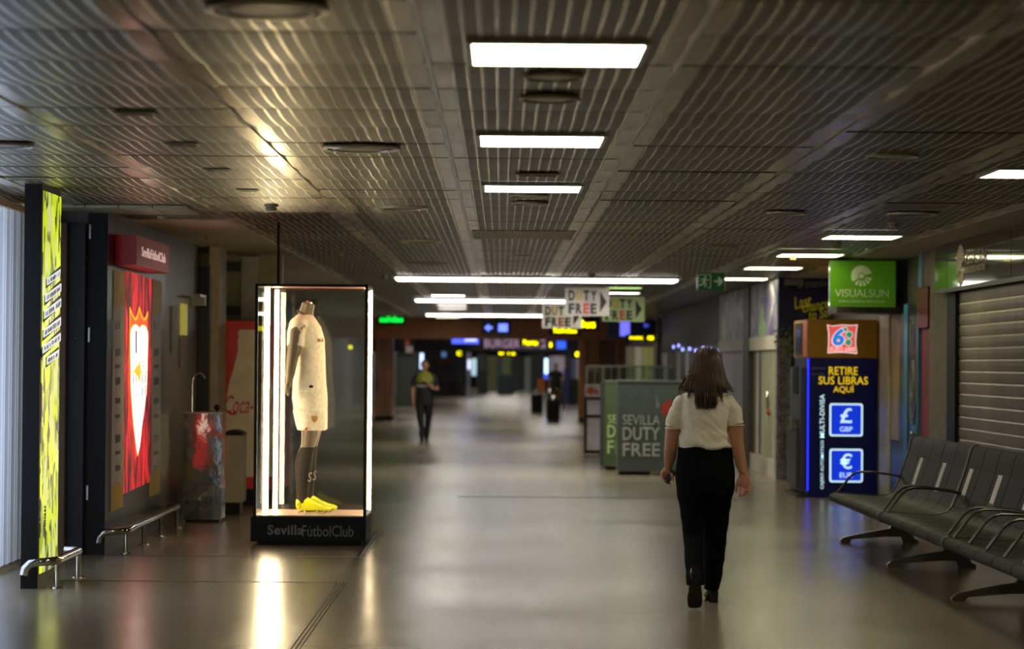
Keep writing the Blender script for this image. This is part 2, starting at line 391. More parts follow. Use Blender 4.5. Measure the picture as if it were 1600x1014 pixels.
for px, py, w, l in ((213, 182, 62, 'small rectangular speaker plate, nearest on the left'), (285, 230, 52, 'second small rectangular speaker plate on the left'), (340, 269, 42, 'third small rectangular speaker plate on the left'), (388, 301, 34, 'fourth small rectangular speaker plate on the left'),
        (840, 277, 70, 'rectangular speaker plate touching the third light panel'), (826, 364, 48, 'dark rectangular plate behind the ceiling grille'), (815, 401, 40, 'farthest rectangular speaker plate in the central ceiling column'), (45, 283, 70, 'dark slot plate above the lit yellow panel'), (1430, 325, 120, 'shallow hatch plate in the right ceiling near the smoke detector')):
    rect_plate(px, py, w, .16 if px != 1430 else .5, l)
def strip_grille():
    x0, y0 = ONZ(735, 357, H); x1, _ = ONZ(907, 352, H); y1 = y0+1.5
    x0, x1 = -.28, .69
    t = thing('ceiling_grille', 'dark finely slotted air grille across the central ceiling column', 'ceiling grille', (.2, y0, H))
    part(t, 'backing', M_ventd, lambda bm: box(bm, x0, x1, y0, y1, H-.018, H))
    def g(bm):
        for k in range(46):
            x = x0+(x1-x0)*(k+.3)/46; box(bm, x, x+.009, y0, y1, H-.026, H-.018)
    part(t, 'fins', mat('fin_metal', (190, 178, 150), .45), g)
strip_grille()
# light access hatches on left (catch the green light)
def hatch():
    t = thing('ceiling_hatch', 'pale greenish lit row of smooth ceiling hatches above the red sign', 'ceiling hatch', (-3.0, 19.6, H))
    for k in range(5):
        x = -3.86+k*.27
        part(t, 'hatch_panel', mat('hatch_enamel', (150, 150, 120), .45), lambda bm: box(bm, x, x+.262, 19.25, 20.15, H-.035, H-.012, .003))
hatch()
# ---- beams and walls
M_wallL = mat('left_wall_dark_panel', (84, 80, 80), .4, coat=.2); M_brown = mat('brown_wood_panel', (176, 112, 70), .45, stretch=(6, 6, .4), var=.25)
def wall(name, m, *b):
    bm = BM(); box(bm, *b); return struct(obj(name, bm, m))
wall('wall_left', M_wallL, -3.75, -3.255, 19.95, 25.9, 0, H-.01)
wall('wall_left', mat('dark_recess', (22, 22, 26), .5), -4.3, -3.95, 19.0, 27.9, 0, H)
wall('wall_left', mat('wall_beyond_left', (120, 116, 116), .4, stretch=(1, 4, .2), var=.35), -4.9, -4.6, 28, 67, 0, H)
wall('wall_left', mat('wall_beyond_left', (70, 68, 72)), -5.6, -5.3, 67.3, 172, 0, 4.2)
wall('wall_back', mat('olive_panel_wall', (150, 142, 108), .5), -4.7, -2.55, 28.1, 28.3, 0, H-.01)
wall('trim_20', M_brown, -6, 6, 67, 67.3, 2.27, 4.3)
wall('trim_21', mat('dark_bulkhead', (40, 34, 32), .6), -5.3, 5, 97.5, 97.8, 2.05, 4.2)
wall('wall_right', mat('right_wall_grey', (84, 78, 74), .5), 4.62, 4.9, -2, 33.8, 0, H)
wall('wall_right', mat('upper_dark_wall', (58, 55, 58), .55), 4.0, 4.2, 43, 60, 1.98, H)
wall('wall_right', mat('right_wall_far', (60, 56, 50), .5), 4.95, 5.2, 33.8, 67, 0, H)
wall('wall_right', mat('right_wall_far', (60, 56, 50)), 4.95, 5.2, 67.3, 172, 0, 4.2)
wall('wall_back', mat('end_wall_dark', (46, 46, 46), .6), -5.3, 4.95, 170, 170.3, 0, 4.2)
# ================================================================== LEFT SIDE
# window with vertical blinds, daylight behind
def blinds():
    m = bpy.data.materials.new('blind_fabric'); m.use_nodes = True; n = m.node_tree.nodes; L = m.node_tree.links
    b = n['Principled BSDF']; b.inputs['Base Color'].default_value = (.62, .68, .80, 1); b.inputs['Roughness'].default_value = .8
    tr = n.new('ShaderNodeBsdfTranslucent'); tr.inputs[0].default_value = (.62, .70, .86, 1)
    x = n.new('ShaderNodeMixShader'); x.inputs[0].default_value = .6; L.new(b.outputs[0], x.inputs[1]); L.new(tr.outputs[0], x.inputs[2]); L.new(x.outputs[0], n['Material Output'].inputs[0])
    t = thing('vertical_blind', 'tall pale blue daylit vertical blind at the left picture edge', 'blind', (-3.74, 16.5, 0))
    part(t, 'head_rail', mat('blind_rail', (180, 150, 120), .5), lambda bm: box(bm, -3.80, -3.70, 13.0, 19.75, 2.74, 2.79))
    y = 13.05; k = 0
    while y < 19.6:
        a = -.06 if k % 2 else .06
        def sl(bm):
            p = [(y+.115*i/4, .022*sin(pi*i/4)) for i in range(5)]
            v0 = [bm.verts.new((-3.75+q+a*(yy-y), yy, .05)) for yy, q in p]; v1 = [bm.verts.new((-3.75+q+a*(yy-y), yy, 2.74)) for yy, q in p]
            for i in range(4):
                f = bm.faces.new((v0[i], v0[i+1], v1[i+1], v1[i])); f.smooth = True
        o = part(t, 'blind_slat', m, sl); y += .125; k += 1
    wall('window_1', mat('window_frame_white', (190, 195, 205), .5), -3.98, -3.86, 12.6, 12.75, 0, H)
    wall('wall_left', mat('left_wall_near', (70, 66, 60), .5), -4.1, -3.7, -6, 12.6, 0, H)
blinds()
sky = bpy.data.lights.new('daylight', 'AREA'); sky.energy = 270; sky.color = (.80, .88, 1); sky.shape = 'RECTANGLE'; sky.size = 5.5; sky.size_y = 2.6
so = bpy.data.objects.new('daylight', sky); COL.objects.link(so); so.location = (-4.6, 16.6, 1.4); so.rotation_euler = (0, radians(-90), 0)
# ---- yellow light box
def tri_material():
    m = bpy.data.materials.new('yellow_faceted_print'); m.use_nodes = True; n = m.node_tree.nodes; L = m.node_tree.links
    b = n['Principled BSDF']; tc = n.new('ShaderNodeTexCoord'); mp = n.new('ShaderNodeMapping'); mp.inputs['Scale'].default_value = (1, 15, 6.5); mp.inputs['Rotation'].default_value = (.5, 0, 0)
    v = n.new('ShaderNodeTexVoronoi'); v.distance = 'MANHATTAN'; v.inputs['Scale'].default_value = 1; L.new(tc.outputs['Object'], mp.inputs[0]); L.new(mp.outputs[0], v.inputs['Vector'])
    s = n.new('ShaderNodeSeparateColor'); L.new(v.outputs['Color'], s.inputs[0])
    r = n.new('ShaderNodeValToRGB'); r.color_ramp.interpolation = 'CONSTANT'; e = r.color_ramp.elements
    cs = [(0, (40, 44, 30)), (.2, (100, 115, 40)), (.38, (205, 225, 20)), (.56, (225, 245, 10)), (.72, (205, 212, 130)), (.86, (150, 170, 30))]
    e[0].position = 0; e[0].color = S(cs[0][1]); e[1].position = cs[1][0]; e[1].color = S(cs[1][1])
    for p, c in cs[2:]: q = e.new(p); q.color = S(c)
    L.new(s.outputs[0], r.inputs[0]); L.new(r.outputs[0], b.inputs['Base Color']); L.new(r.outputs[0], b.inputs['Emission Color']); b.inputs['Emission Strength'].default_value = .9
    b.inputs['Roughness'].default_value = .3
    return m
LBX = -3.22; LBY0, LBY1 = 16.95, 17.66
t = thing('advertising_light_box', 'tall thin black light box with glowing yellow green faceted print', 'light box', (-3.29, 17.3, 0))
part(t, 'housing', M_black, lambda bm: box(bm, -3.345, -3.225, LBY0-.01, LBY1+.01, 0, H-.005))
part(t, 'lit_panel', tri_material(), lambda bm: box(bm, -3.224, LBX, LBY0+.03, LBY1, .1, H-.06), 'lit yellow green faceted panel')
M_strip = glow('lit_label_white', (225, 230, 235), .9); M_ink = mat('label_ink', (20, 20, 18), .6)
def strips():
    quads = [((272, 545), (350, 490), (345, 535), (272, 585)), ((262, 640), (360, 575), (358, 620), (262, 685)), ((257, 735), (360, 662), (360, 712), (255, 782)), ((252, 845), (357, 772), (355, 822), (250, 892)), ((247, 940), (355, 865), (352, 910), (245, 985)), ((272, 1008), (340, 962), (337, 1008), (270, 1052))]
    for q in quads:
        P = []
        for u, v in q:
            y, z = ONX(u/3.756, 290+v/3.756, LBX); P.append((min(max(y, LBY0+.035), LBY1-.005), z))
        def f(bm): prism(bm, [(p[0], p[1]) for p in P], (LBX+.008, 0, 0), (0, 1, 0), (0, 0, 1), .007)
        def fb(bm):
            c = [sum(p[0] for p in P)/4, sum(p[1] for p in P)/4]
            prism(bm, [(c[0]+(p[0]-c[0])*1.06, c[1]+(p[1]-c[1])*1.35) for p in P], (LBX+.003, 0, 0), (0, 1, 0), (0, 0, 1), .002)
        part(t, 'label_border', M_ink, fb)
        s = part(t, 'label_strip', M_strip, f, 'white lettered strip')
        def g(bm):
            rr = random.Random(int(P[0][1]*1000)); k = .06
            while k < .93:
                w = rr.uniform(.02, .05); a = rr.uniform(.15, .3); b = rr.uniform(.65, .85)
                def pt(u, v):
                    lo = [P[3][i]+(P[2][i]-P[3][i])*u for i in (0, 1)]; hi = [P[0][i]+(P[1][i]-P[0][i])*u for i in (0, 1)]
                    return [lo[i]+(hi[i]-lo[i])*v for i in (0, 1)]
                if rr.random() < .82: prism(bm, [pt(k, a), pt(k+w*.45, a), pt(k+w*.45, b), pt(k, b)], (LBX+.0095, 0, 0), (0, 1, 0), (0, 0, 1), .0012)
                k += w
        part(s, 'lettering', M_ink, g)
    def g(bm):
        rr = random.Random(3); z = .0
        z1 = ONX(67, 790, LBX)[1]; z0 = ONX(67, 823, LBX)[1]; z = z0
        while z < z1:
            h = rr.uniform(.008, .03); prism(bm, [(17.12, z), (17.12+rr.uniform(.05, .08), z), (17.18, z+h*.6), (17.12, z+h*.6)], (LBX+.004, 0, 0), (0, 1, 0), (0, 0, 1), .003); z += h
    part(t, 'barcode_like_lettering', M_ink, g)
strips()
# beige jamb and dark door recess behind the box
def doorleaf():
    o = wall('door_2', mat('navy_door', (26, 28, 38)), -4.0, -3.42, 19.86, 19.92, 0, 2.72)
    part(o, 'jamb', mat('beige_jamb', (120, 100, 78), .6), lambda bm: box(bm, -3.62, -3.56, 19.78, 19.855, .0, 2.72), 'beige jamb strip')
    part(o, 'peephole', M_steel, lambda bm: ball(bm, (-3.49, 19.85, 1.78), .012), 'small shiny peephole')
doorleaf()
# ---- low steel guard rails
def guard_rail(y0, y1, x, posts, label, h=.195, curl=True):
    t = thing('bumper_rail', label, 'guard rail', (x, (y0+y1)/2, 0))
    pts = [(x-.2, y0-.1, h-.09), (x-.19, y0-.1, h-.045), (x-.155, y0-.1, h-.01), (x-.1, y0-.09, h), (x-.04, y0-.04, h), (x, y0+.06, h)]
    pts += [(x, y0+(y1-y0)*k/6, h) for k in range(1, 6)]
    pts += [(x, y1-.1, h), (x-.01, y1-.03, h), (x-.05, y1, h)] + ([(x-.12, y1+.01, h)] if curl else [])
    part(t, 'rail', M_polished, lambda bm: tube(bm, pts, .03, 14), smooth=False)
    for y in posts:
        p = part(t, 'post', M_polished, lambda bm: tube(bm, [(x, y, .004), (x, y, h)], .018, 12))
        part(p, 'foot_flange', M_polished, lambda bm: rings(bm, [(x, y, .0005, .048, .048), (x, y, .008, .046, .046), (x, y, .012, .03, .03)], 20))
guard_rail(16.93, 17.95, -3.1, (17.0, 17.85), 'shiny low steel rail in front of the yellow light box')
guard_rail(19.95, 23.35, -3.09, (20.05, 21.05, 22.1, 23.2), 'long low steel rail along the dark red poster wall')
# ---- poster unit
t = thing('poster_wall_unit', 'black wall unit with lit red club poster between grey schedules', 'display unit', (-3.33, 21.7, 0))
part(t, 'cabinet', M_black, lambda bm: box(bm, -3.41, -3.258, 19.93, 23.4, 0, H-.02))
part(t, 'front_panel', mat('charcoal_front', (56, 54, 54), .35), lambda bm: box(bm, -3.257, -3.25, 19.95, 23.38, 0.0, H-.03))
for z in (2.6, 1.75, .45):
    part(t, 'hinge', M_steel, lambda bm: box(bm, -3.40, -3.385, 19.915, 19.93, z, z+.12))
def redmat():
    m = bpy.data.materials.new('red_streak_print'); m.use_nodes = True; n = m.node_tree.nodes; L = m.node_tree.links
    b = n['Principled BSDF']; tc = n.new('ShaderNodeTexCoord'); mp = n.new('ShaderNodeMapping'); mp.inputs['Scale'].default_value = (1, 5, 1.3)
    z = n.new('ShaderNodeTexNoise'); z.inputs['Scale'].default_value = 1.6; z.inputs['Detail'].default_value = 5; z.inputs['Distortion'].default_value = .6
    L.new(tc.outputs['Object'], mp.inputs[0]); L.new(mp.outputs[0], z.inputs['Vector'])
    r = n.new('ShaderNodeValToRGB'); e = r.color_ramp.elements; e[0].position = .40; e[0].color = S((58, 16, 28)); e[1].position = .62; e[1].color = S((225, 40, 48)); q = e.new(.5); q.color = S((150, 26, 38))
    L.new(z.outputs['Fac'], r.inputs[0]); L.new(r.outputs[0], b.inputs['Base Color']); L.new(r.outputs[0], b.inputs['Emission Color']); b.inputs['Emission Strength'].default_value = .85; return m
PXX = -3.243
def pp(px, py): return ONX(px, py, PXX)
def poly_on(parent, name, m, pix, off=.0, th=.004, lab=None):
    P = [pp(*q) for q in pix]
    return part(parent, name, m, lambda bm: prism(bm, P, (PXX+off, 0, 0), (0, 1, 0), (0, 0, 1), th), lab)
poster = poly_on(t, 'lit_poster', redmat(), [(198, 423), (237, 436), (236, 752), (192, 772)], 0, .006, 'glowing red poster with white tapering crest')
M_or = glow('poster_orange', (246, 150, 30), 1.5); M_orr = glow('poster_orange_red', (236, 80, 30), 1.1); M_pw = glow('poster_white', (255, 255, 255), 1.05)
q = lambda L, sx, sy, ox=170, oy=420: [(ox+a/sx, oy+b/sy) for a, b in L]
z2 = lambda L: q(L, 5.07, 5.07)
z3 = lambda L: q(L, 4.61, 4.61, 170, 600)
poly_on(poster, 'crown', M_or, z2([(165, 300), (180, 345), (205, 395), (222, 370), (240, 300), (255, 355), (275, 398), (290, 380), (308, 335), (300, 520), (165, 520)]), .004, .003)
poly_on(poster, 'crown_inner', M_orr, z2([(168, 350), (185, 385), (205, 415), (225, 395), (238, 330), (252, 385), (275, 412), (290, 405), (303, 380), (300, 520), (166, 520)]), .007, .003)
body = z2([(163, 520), (170, 480), (185, 450), (205, 443), (222, 455), (234, 478), (245, 455), (262, 447), (282, 458), (297, 500), (300, 545), (296, 700), (294, 815), (290, 920), (286, 1014)]) + z3([(262, 0), (255, 110), (245, 200), (230, 300), (215, 440), (200, 510), (190, 440), (172, 300), (160, 150), (152, 0)]) + z2([(172, 1014), (168, 900), (164, 700)])
poly_on(poster, 'crest_outline', M_or, [(x+(x-213)*.08, y+(3 if y > 680 else -1.5)) for x, y in body], .009, .002)
poly_on(poster, 'crest', M_pw, body, .012, .003)
poly_on(poster, 'crest_bar', M_or, z2([(163, 812), (290, 815), (290, 824), (165, 822)]), .016, .003)
poly_on(poster, 'crest_bar', M_or, z2([(185, 815), (205, 770), (222, 760), (228, 715), (236, 770), (240, 820), (228, 912), (215, 850)]), .018, .003)
poly_on(poster, 'crest_bar', mat('poster_ink', (60, 40, 30), .5), z2([(198, 490), (206, 490), (206, 668), (198, 668)]), .018, .003)
for yy in (585, 732, 770): poly_on(poster, 'crest_dot', M_ink, z2([(257, yy-6), (263, yy-6), (263, yy+6), (257, yy+6)]), .018, .003)
for k in range(5):
    u = 178+k*24; poly_on(poster, 'crest_line', mat('poster_line_grey', (120, 120, 135), .5, emit=.45), z2([(u, 828), (u+4, 828), (u+6, 1010), (u+2, 1010)]), .0165, .003)
M_sch = mat('schedule_grey', (165, 152, 138), .5, emit=.04); M_gold = mat('schedule_gold', (175, 138, 40), .5, emit=.04)
for top, bot, l in (([(178, 422), (195.5, 427), (193.5, 795), (173, 800)][:2], 0, 'left'), ([(238, 434), (252.5, 439)], 0, 'right')):
    if l == 'left': A = [(178, 422), (196, 427), (192, 792), (173, 800)]; G1 = [(178, 422), (196, 427), (195, 477), (177.5, 484)]; G2 = [(174, 760), (192, 748), (191, 792), (172.5, 800)]
    else: A = [(238.5, 436), (252.5, 440), (250, 770), (233, 776)]; G1 = [(238.5, 436), (252.5, 440), (252, 487), (238, 493)]; G2 = [(234, 742), (250, 733), (249, 770), (232.5, 776)]
    s = poly_on(t, 'schedule_panel', M_sch, A, .0, .006, 'grey %s schedule panel with ochre ends' % l)
    poly_on(s, 'ochre_end', M_gold, G1, .002, .004); poly_on(s, 'ochre_end', M_gold, G2, .002, .004)
    x0 = (A[0][0]+A[3][0])/2+5
    for yy in (503, 545, 570, 590, 622, 648, 680, 705, 727):
        poly_on(s, 'print', M_darkgrey, [(x0, yy), (x0+7, yy-1), (x0+7, yy+4+3*(yy % 3)), (x0, yy+6+3*(yy % 3))], .0035, .003)
poly_on(t, 'notice', mat('notice_grey', (120, 118, 122), .5), [(168.5, 500), (177, 500), (177, 545), (168.5, 545)], .0, .005)
# ---- red projecting sign
(sy0, sz1), (sy1, _) = ONX(213.6, 366.5, -3.06), ONX(265, 384, -3.06); sz0 = ONX(213.6, 414, -3.06)[1]
t = thing('club_shop_sign', 'dark red box sign with SevillaFútbolClub lettering high on wall', 'sign', (-3.15, (sy0+sy1)/2, sz0))
part(t, 'sign_box', mat('sign_red', (112, 22, 26), .4, emit=.1, ecol=(160, 24, 28)), lambda bm: box(bm, -3.235, -3.06, sy0, sy1, sz0, sz1, .004))
text(t, 'lettering', glow('sign_letter_pale', (225, 190, 185), .55), 'SevillaFútbolClub', (-3.058, (sy0+sy1)/2, (sz0+sz1)/2), (0, 1, 0), ZU, (sy1-sy0)*.72, .085, t=.003, bold=.012)
# ---- posters on the dark wall further on
for (a, b, c, d), m, l in (((269, 478, 277, 552), mat('leaflet_grey', (120, 116, 105), .5), 'narrow grey leaflet holder on the dark left wall'), ((284, 474, 292, 524), glow('leaflet_yellow', (170, 160, 60), .5), 'small yellow lit poster on the dark left wall'), ((282, 527, 290, 574), mat('leaflet_pale', (110, 96, 88), .5), 'pale leaflet below the small yellow poster')):
    y0, z1 = ONX(a, b, -3.24); y1, z0 = ONX(c, d, -3.24)
    o = part(None, 'wall_poster', m, lambda bm: box(bm, -3.255, -3.235, y0, y1, z0, z1)); tag(o, l, 'poster')
# black door block seen beyond
wall('door_3', mat('black_door', (12, 10, 9), .3), -3.42, -3.13, 25.95, 26.1, 0, 2.62)
def pil():
    x0, _ = AT(327, 400, 26.2); x1, _ = AT(343, 400, 26.2)
    wall('wall_back', mat('pale_pillar', (165, 150, 126), .5), x0, x1, 26.2, 26.9, 0, H-.01)
pil()
o = part(None, 'wall_bracket_lamp', M_steel, lambda bm: (box(bm, -3.25, -3.1, 25.3, 25.4, 2.18, 2.28), box(bm, -3.16, -3.1, 24.9, 25.4, 2.26, 2.29)))
tag(o, 'small grey bracket on the dark wall above the water fountain', 'bracket')
# glossy sections on olive wall above the vending machine
C, w, h = facing(377, 398, 402, 500, 28.0)
o = part(None, 'wall_mirror_panel', mat('pale_glossy_panel', (185, 183, 176), .15), lambda bm: box(bm, C[0]-w/2, C[0]+w/2, 28.02, 28.09, C[2]-h/2, C[2]+h/2-.02)); tag(o, 'pale glossy wall panel above the red vending machine', 'panel')
for a in (410, 478):
    C, w, h = facing(345, a, 376, a+14, 28.0)
    o = part(None, 'wall_strip', M_darkgrey, lambda bm: box(bm, C[0]-w/2, C[0]+w/2, 28.02, 28.09, C[2]-h/2, C[2]+h/2)); tag(o, '%s dark band on the olive wall above the vending machine' % ('upper' if a == 410 else 'lower'), 'panel')
# ---- water fountain
t = thing('water_fountain', 'stainless steel drinking fountain with tall curved spout', 'water fountain', (-2.95, 24.1, 0))
x0, _ = AT(287, 700, 24.0); x1, _ = AT(346, 700, 24.0); _, zt = AT(300, 646, 24.0)
def mirror_steel():
    m = mat('dented_mirror_steel', (170, 168, 160), .07, 1, var=.05, scale=2.2, bump=1.0); return m
part(t, 'cabinet', mirror_steel(), lambda bm: box(bm, x0, x1, 24.0, 24.38, .03, zt, .006))
part(t, 'plinth', M_black, lambda bm: box(bm, x0+.02, x1-.02, 24.03, 24.36, 0, .03))
part(t, 'basin', M_steel, lambda bm: (box(bm, x0-.005, x1+.005, 23.99, 24.39, zt, zt+.015, .003), rings(bm, [((x0+x1)/2, 24.2, zt+.014, .12, .12), ((x0+x1)/2, 24.2, zt+.02, .13, .13)], 20)))
sx, _ = AT(299, 640, 24.1); _, z1 = AT(300, 583, 24.1)
part(t, 'spout', M_polished, lambda bm: tube(bm, [(sx, 24.15, zt), (sx, 24.15, z1-.1), (sx+.005, 24.15, z1-.05), (sx+.035, 24.15, z1-.012), (sx+.075, 24.15, z1), (sx+.11, 24.15, z1-.012), (sx+.13, 24.15, z1-.05)], .012, 10))
part(t, 'push_button', M_black, lambda bm: (ball(bm, (x1-.06, 24.1, zt+.06), .03), tube(bm, [(x1-.06, 24.1, zt), (x1-.06, 24.1, zt+.05)], .01, 8)))
def ringmark(bm):
    cx, cz = (x0+x1)/2, .27
    for r in (.06, .09, .12, .145):
        P = [(cx+r*cos(2*pi*k/28), 23.997, cz+r*sin(2*pi*k/28)) for k in range(29)]; tube(bm, P, .003, 5, cap=False)
part(t, 'round_grille', M_steel, ringmark)
# ---- waste bin beside
x0, zt = AT(347, 680, 25.2); x1, _ = AT(380, 680, 25.2)
t = thing('waste_bin', 'grey tall waste bin with dark domed lid beside the fountain', 'waste bin', ((x0+x1)/2, 25.4, 0))
part(t, 'body', mat('bin_grey', (150, 138, 120), .5), lambda bm: box(bm, x0, x1, 25.2, 25.55, .13, zt, .01))
part(t, 'base', M_black, lambda bm: box(bm, x0+.01, x1-.03, 25.22, 25.52, 0, .13))
def lid(bm):
    n = 8; A = []
    for yy in (25.19, 25.56):
        A.append([bm.verts.new((x0+(x1-x0)*k/n, yy, zt+.055*sin(pi*(.15+.7*k/n)))) for k in range(n+1)]+[bm.verts.new((x1, yy, zt)), bm.verts.new((x0, yy, zt))])
    bm.faces.new(A[0]); bm.faces.new(A[1][::-1]); m = len(A[0])
    for i in range(m): bm.faces.new((A[0][i], A[1][i], A[1][(i+1) % m], A[0][(i+1) % m]))
part(t, 'lid', M_black, lid)
# ---- cola machine
VY = 27.0
x0, zt = AT(345, 501, VY); x1, _ = AT(444, 501, VY)
t = thing('vending_machine', 'red drinks vending machine with pale bottle and script lettering', 'vending machine', ((x0+x1)/2, VY+.4, 0))
part(t, 'cabinet', mat('machine_red', (215, 52, 40), .35, var=.15), lambda bm: box(bm, x0, x1, VY, VY+.8, .18, zt, .01))
part(t, 'plinth', M_black, lambda bm: box(bm, x0+.01, x1-.01, VY+.02, VY+.78, 0, .18))
def V(px, py): X, Z = AT(px, py, VY-.01); return (X, Z)
bot = [(374, 515), (371.5, 520), (373, 527), (371, 533), (372, 545), (369, 560), (364, 580), (358, 598), (355, 615), (352, 640), (350, 670), (352, 700), (356, 720), (357, 745)]
btl = bot + [(784-a, b) for a, b in reversed(bot)]
part(t, 'bottle_graphic', mat('bottle_white', (235, 222, 200), .45), lambda bm: prism(bm, [V(*q) for q in btl], (0, VY-.004, 0), XR, ZU, .004), 'white bottle shape')
text(t, 'lettering', mat('script_red', (205, 50, 40), .4), 'Coca-Cola', (AT(392, 634, VY)[0], VY-.006, AT(392, 632, VY)[1]), XR, ZU, .58, .2, shear=.35, bold=.0)
part(t, 'swash', mat('script_red', (165, 40, 34)), lambda bm: prism(bm, [V(355, 640), (V(362, 645)), V(370, 645), V(374, 642), V(366, 649), V(358, 648)], (0, VY-.006, 0), XR, ZU, .003))
# ================================================================== SHOWCASE
CX0, CX1, CY0, CY1, CB, CT = -2.15, -1.165, 21.12, 21.98, .25, 2.28
t = thing('showcase', 'glass showcase with lit edges and black SevillaFútbolClub base', 'showcase', ((CX0+CX1)/2, (CY0+CY1)/2, 0))
part(t, 'base', M_black, lambda bm: (box(bm, CX0-.02, CX1, CY0-.01, CY1+.01, .03, CB, .003), box(bm, CX0+.04, CX1-.04, CY0+.03, CY1-.03, 0, .04)), 'black plinth')
text(t, 'lettering', mat('logo_grey', (122, 112, 100), .4), 'Sevilla', (AT(446, 832, CY0)[0], CY0-.012, .135), XR, ZU, AT(471.5, 832, CY0)[0]-AT(416, 832, CY0)[0], .085, bold=.022)
text(t, 'lettering', mat('logo_grey', (122, 112, 100)), 'FútbolClub', (AT(512.5, 833, CY0)[0], CY0-.012, .128), XR, ZU, AT(553, 832, CY0)[0]-AT(473, 832, CY0)[0], .098)
part(t, 'deck', mat('case_deck', (222, 190, 175), .35), lambda bm: box(bm, CX0+.01, CX1-.01, CY0+.01, CY1-.01, CB, CB+.012))  # pink shine of the lit deck mixed into its colour
P_ = .026
def posts(bm):
    for x, y in ((CX0, CY0), (CX1-P_, CY0)): box(bm, x, x+P_, y, y+P_, CB, CT)
    for y in (CY0, CY1-P_):
        box(bm, CX0, CX1, y, y+P_, CT-.022, CT)
    for x in (CX0, CX1-P_): box(bm, x, x+P_, CY0, CY1, CT-.022, CT)
    box(bm, CX0, CX0+.012, CY1-.012, CY1, CB, CT); box(bm, CX1-.012, CX1, CY1-.008, CY1, CB, CT)
part(t, 'frame', M_black, posts)
part(t, 'lid', mat('case_lid_pink_glow', (150, 104, 100), .4), lambda bm: box(bm, CX0+P_, CX1-P_, CY0+P_, CY1-P_, CT-.012, CT-.002))  # pinkish glow at the case top put into the lid colour
for n_, b in (('glass_pane', (CX0+P_, CX1-P_, CY0+.008, CY0+.014, CB, CT-.022)), ('glass_pane', (CX0+.013, CX1-.013, CY1-.014, CY1-.008, CB+.012, CT-.022)), ('glass_pane', (CX0+.006, CX0+.012, CY0+P_, CY1-.014, CB, CT-.022)), ('glass_pane', (CX1-.012, CX1-.006, CY0+P_, CY1-.014, CB, CT-.022))):
    part(t, n_, M_glass, lambda bm: box(bm, *b))
leds = [((CX0+.10), CY0+.07, .042), ((CX0+.115), CY1-.045, .034), ((CX1-.0135), CY0+.05, .018), ((CX1-.022), CY1-.05, .034)]
for x, y, w in leds:
    part(t, 'led_strip', M_led, lambda bm: box(bm, x-w/2, x+w/2, y-.008, y+.008, CB+.015, CT-.03), 'glowing warm white vertical light strip')
part(t, 'led_strip', M_led, lambda bm: box(bm, CX1-.03, CX1-.018, CY0+.06, CY1-.06, CT-.04, CT-.03), 'thin glowing strip along the top edge')
o = part(None, 'support_rod', M_black, lambda bm: tube(bm, [(AT(435, 445, 21.5)[0], 21.5, CT), (AT(435, 365, 21.5)[0], 21.5, H-.0)], .012, 10)); tag(o, 'thin black rod between showcase top and ceiling', 'rod')
# ---- mannequin in the case
MY = 21.52
def m2(px, py, dy=0): X, Z = AT(px, py, MY); return (X, MY+dy, Z)
def fixz(p, s=1): return p
t = thing('mannequin', 'headless grey mannequin in white football kit inside the showcase', 'mannequin', (m2(480, 800)[0], MY, CB+.012))
M_man = mat('mannequin_taupe', (112, 98, 82), .28, var=.05); M_kit = mat('kit_white', (235, 225, 205), .75, bump=.05, scale=30); M_sock = mat('sock_black', (34, 28, 26), .8)
K = MY/F   # metres per pixel at the mannequin
def mr(px0, px1, py, ry, cy=0):   # horizontal ring from silhouette
    a = m2(px0, py); b = m2(px1, py); return ((a[0]+b[0])/2, MY+cy, a[2], abs(b[0]-a[0])/2, ry)
bm = BM()
rings(bm, [mr(464, 503, 612, .14), mr(464, 502, 580, .14), mr(462, 499, 545, .14), mr(463, 494, 515, .15), mr(464, 488, 500, .1), mr(468, 486, 492, .06)], 24)
tube(bm, [m2(474, 505), m2(477.5, 493), m2(480.5, 482), m2(482.5, 474)], [.075, .068, .06, .058], 20)   # neck, cut off
for s in (-1, 1):
    d = s*.235; ex = 0 if s < 0 else 10
    tube(bm, [m2(470+ex*.3, 508, d*.8), m2(466+ex*.5, 520, d), m2(464+ex, 542, d*1.05), m2(460+ex, 565, d*1.08), m2(457+ex, 584, d*1.05), m2(454.5+ex, 596, d)], [.066, .068, .064, .05, .043, .031], 16)
    # hand
    tube(bm, [m2(454.5+ex, 595, d), m2(452.5+ex, 601, d), m2(452+ex, 608, d)], [(.03, .022), (.04, .028), (.036, .02)], 12)
    for k in range(4):
        q = d+(k-1.5)*.019; L_ = (11, 13, 12.5, 10)[k]
        tube(bm, [m2(452.3+ex, 606, q), m2(452.5+ex, 606+L_*.5, q), m2(454.5+ex, 606+L_, q)], [.0105, .0095, .007], 8)
    tube(bm, [m2(455+ex, 599, d-s*.02), m2(458+ex, 605, d-s*.03), m2(458.5+ex, 611, d-s*.03)], [.012, .011, .008], 8)
LEGS = ((-1, 0, 0), (1, 7, -6))
for s, dx, dyp in LEGS:
    c = s*.1
    a = lambda x0, x1, y, ry: mr(x0+dx*max(0, (y-660)/140), x1+dx*max(0, (y-660)/140), y, ry, c)
    rings(bm, [a(466, 481, 783, .035), a(466, 482, 770, .036), a(464, 486, 745, .05), a(463, 489, 722, .058), a(468, 490, 705, .052), a(472, 494, 694, .056), a(473, 500, 676, .07), a(470, 502, 650, .08), a(470, 502, 625, .08)], 18)
nb = remesh(bm, .007, smooth=4); ob = obj('body', nb, M_man, t)
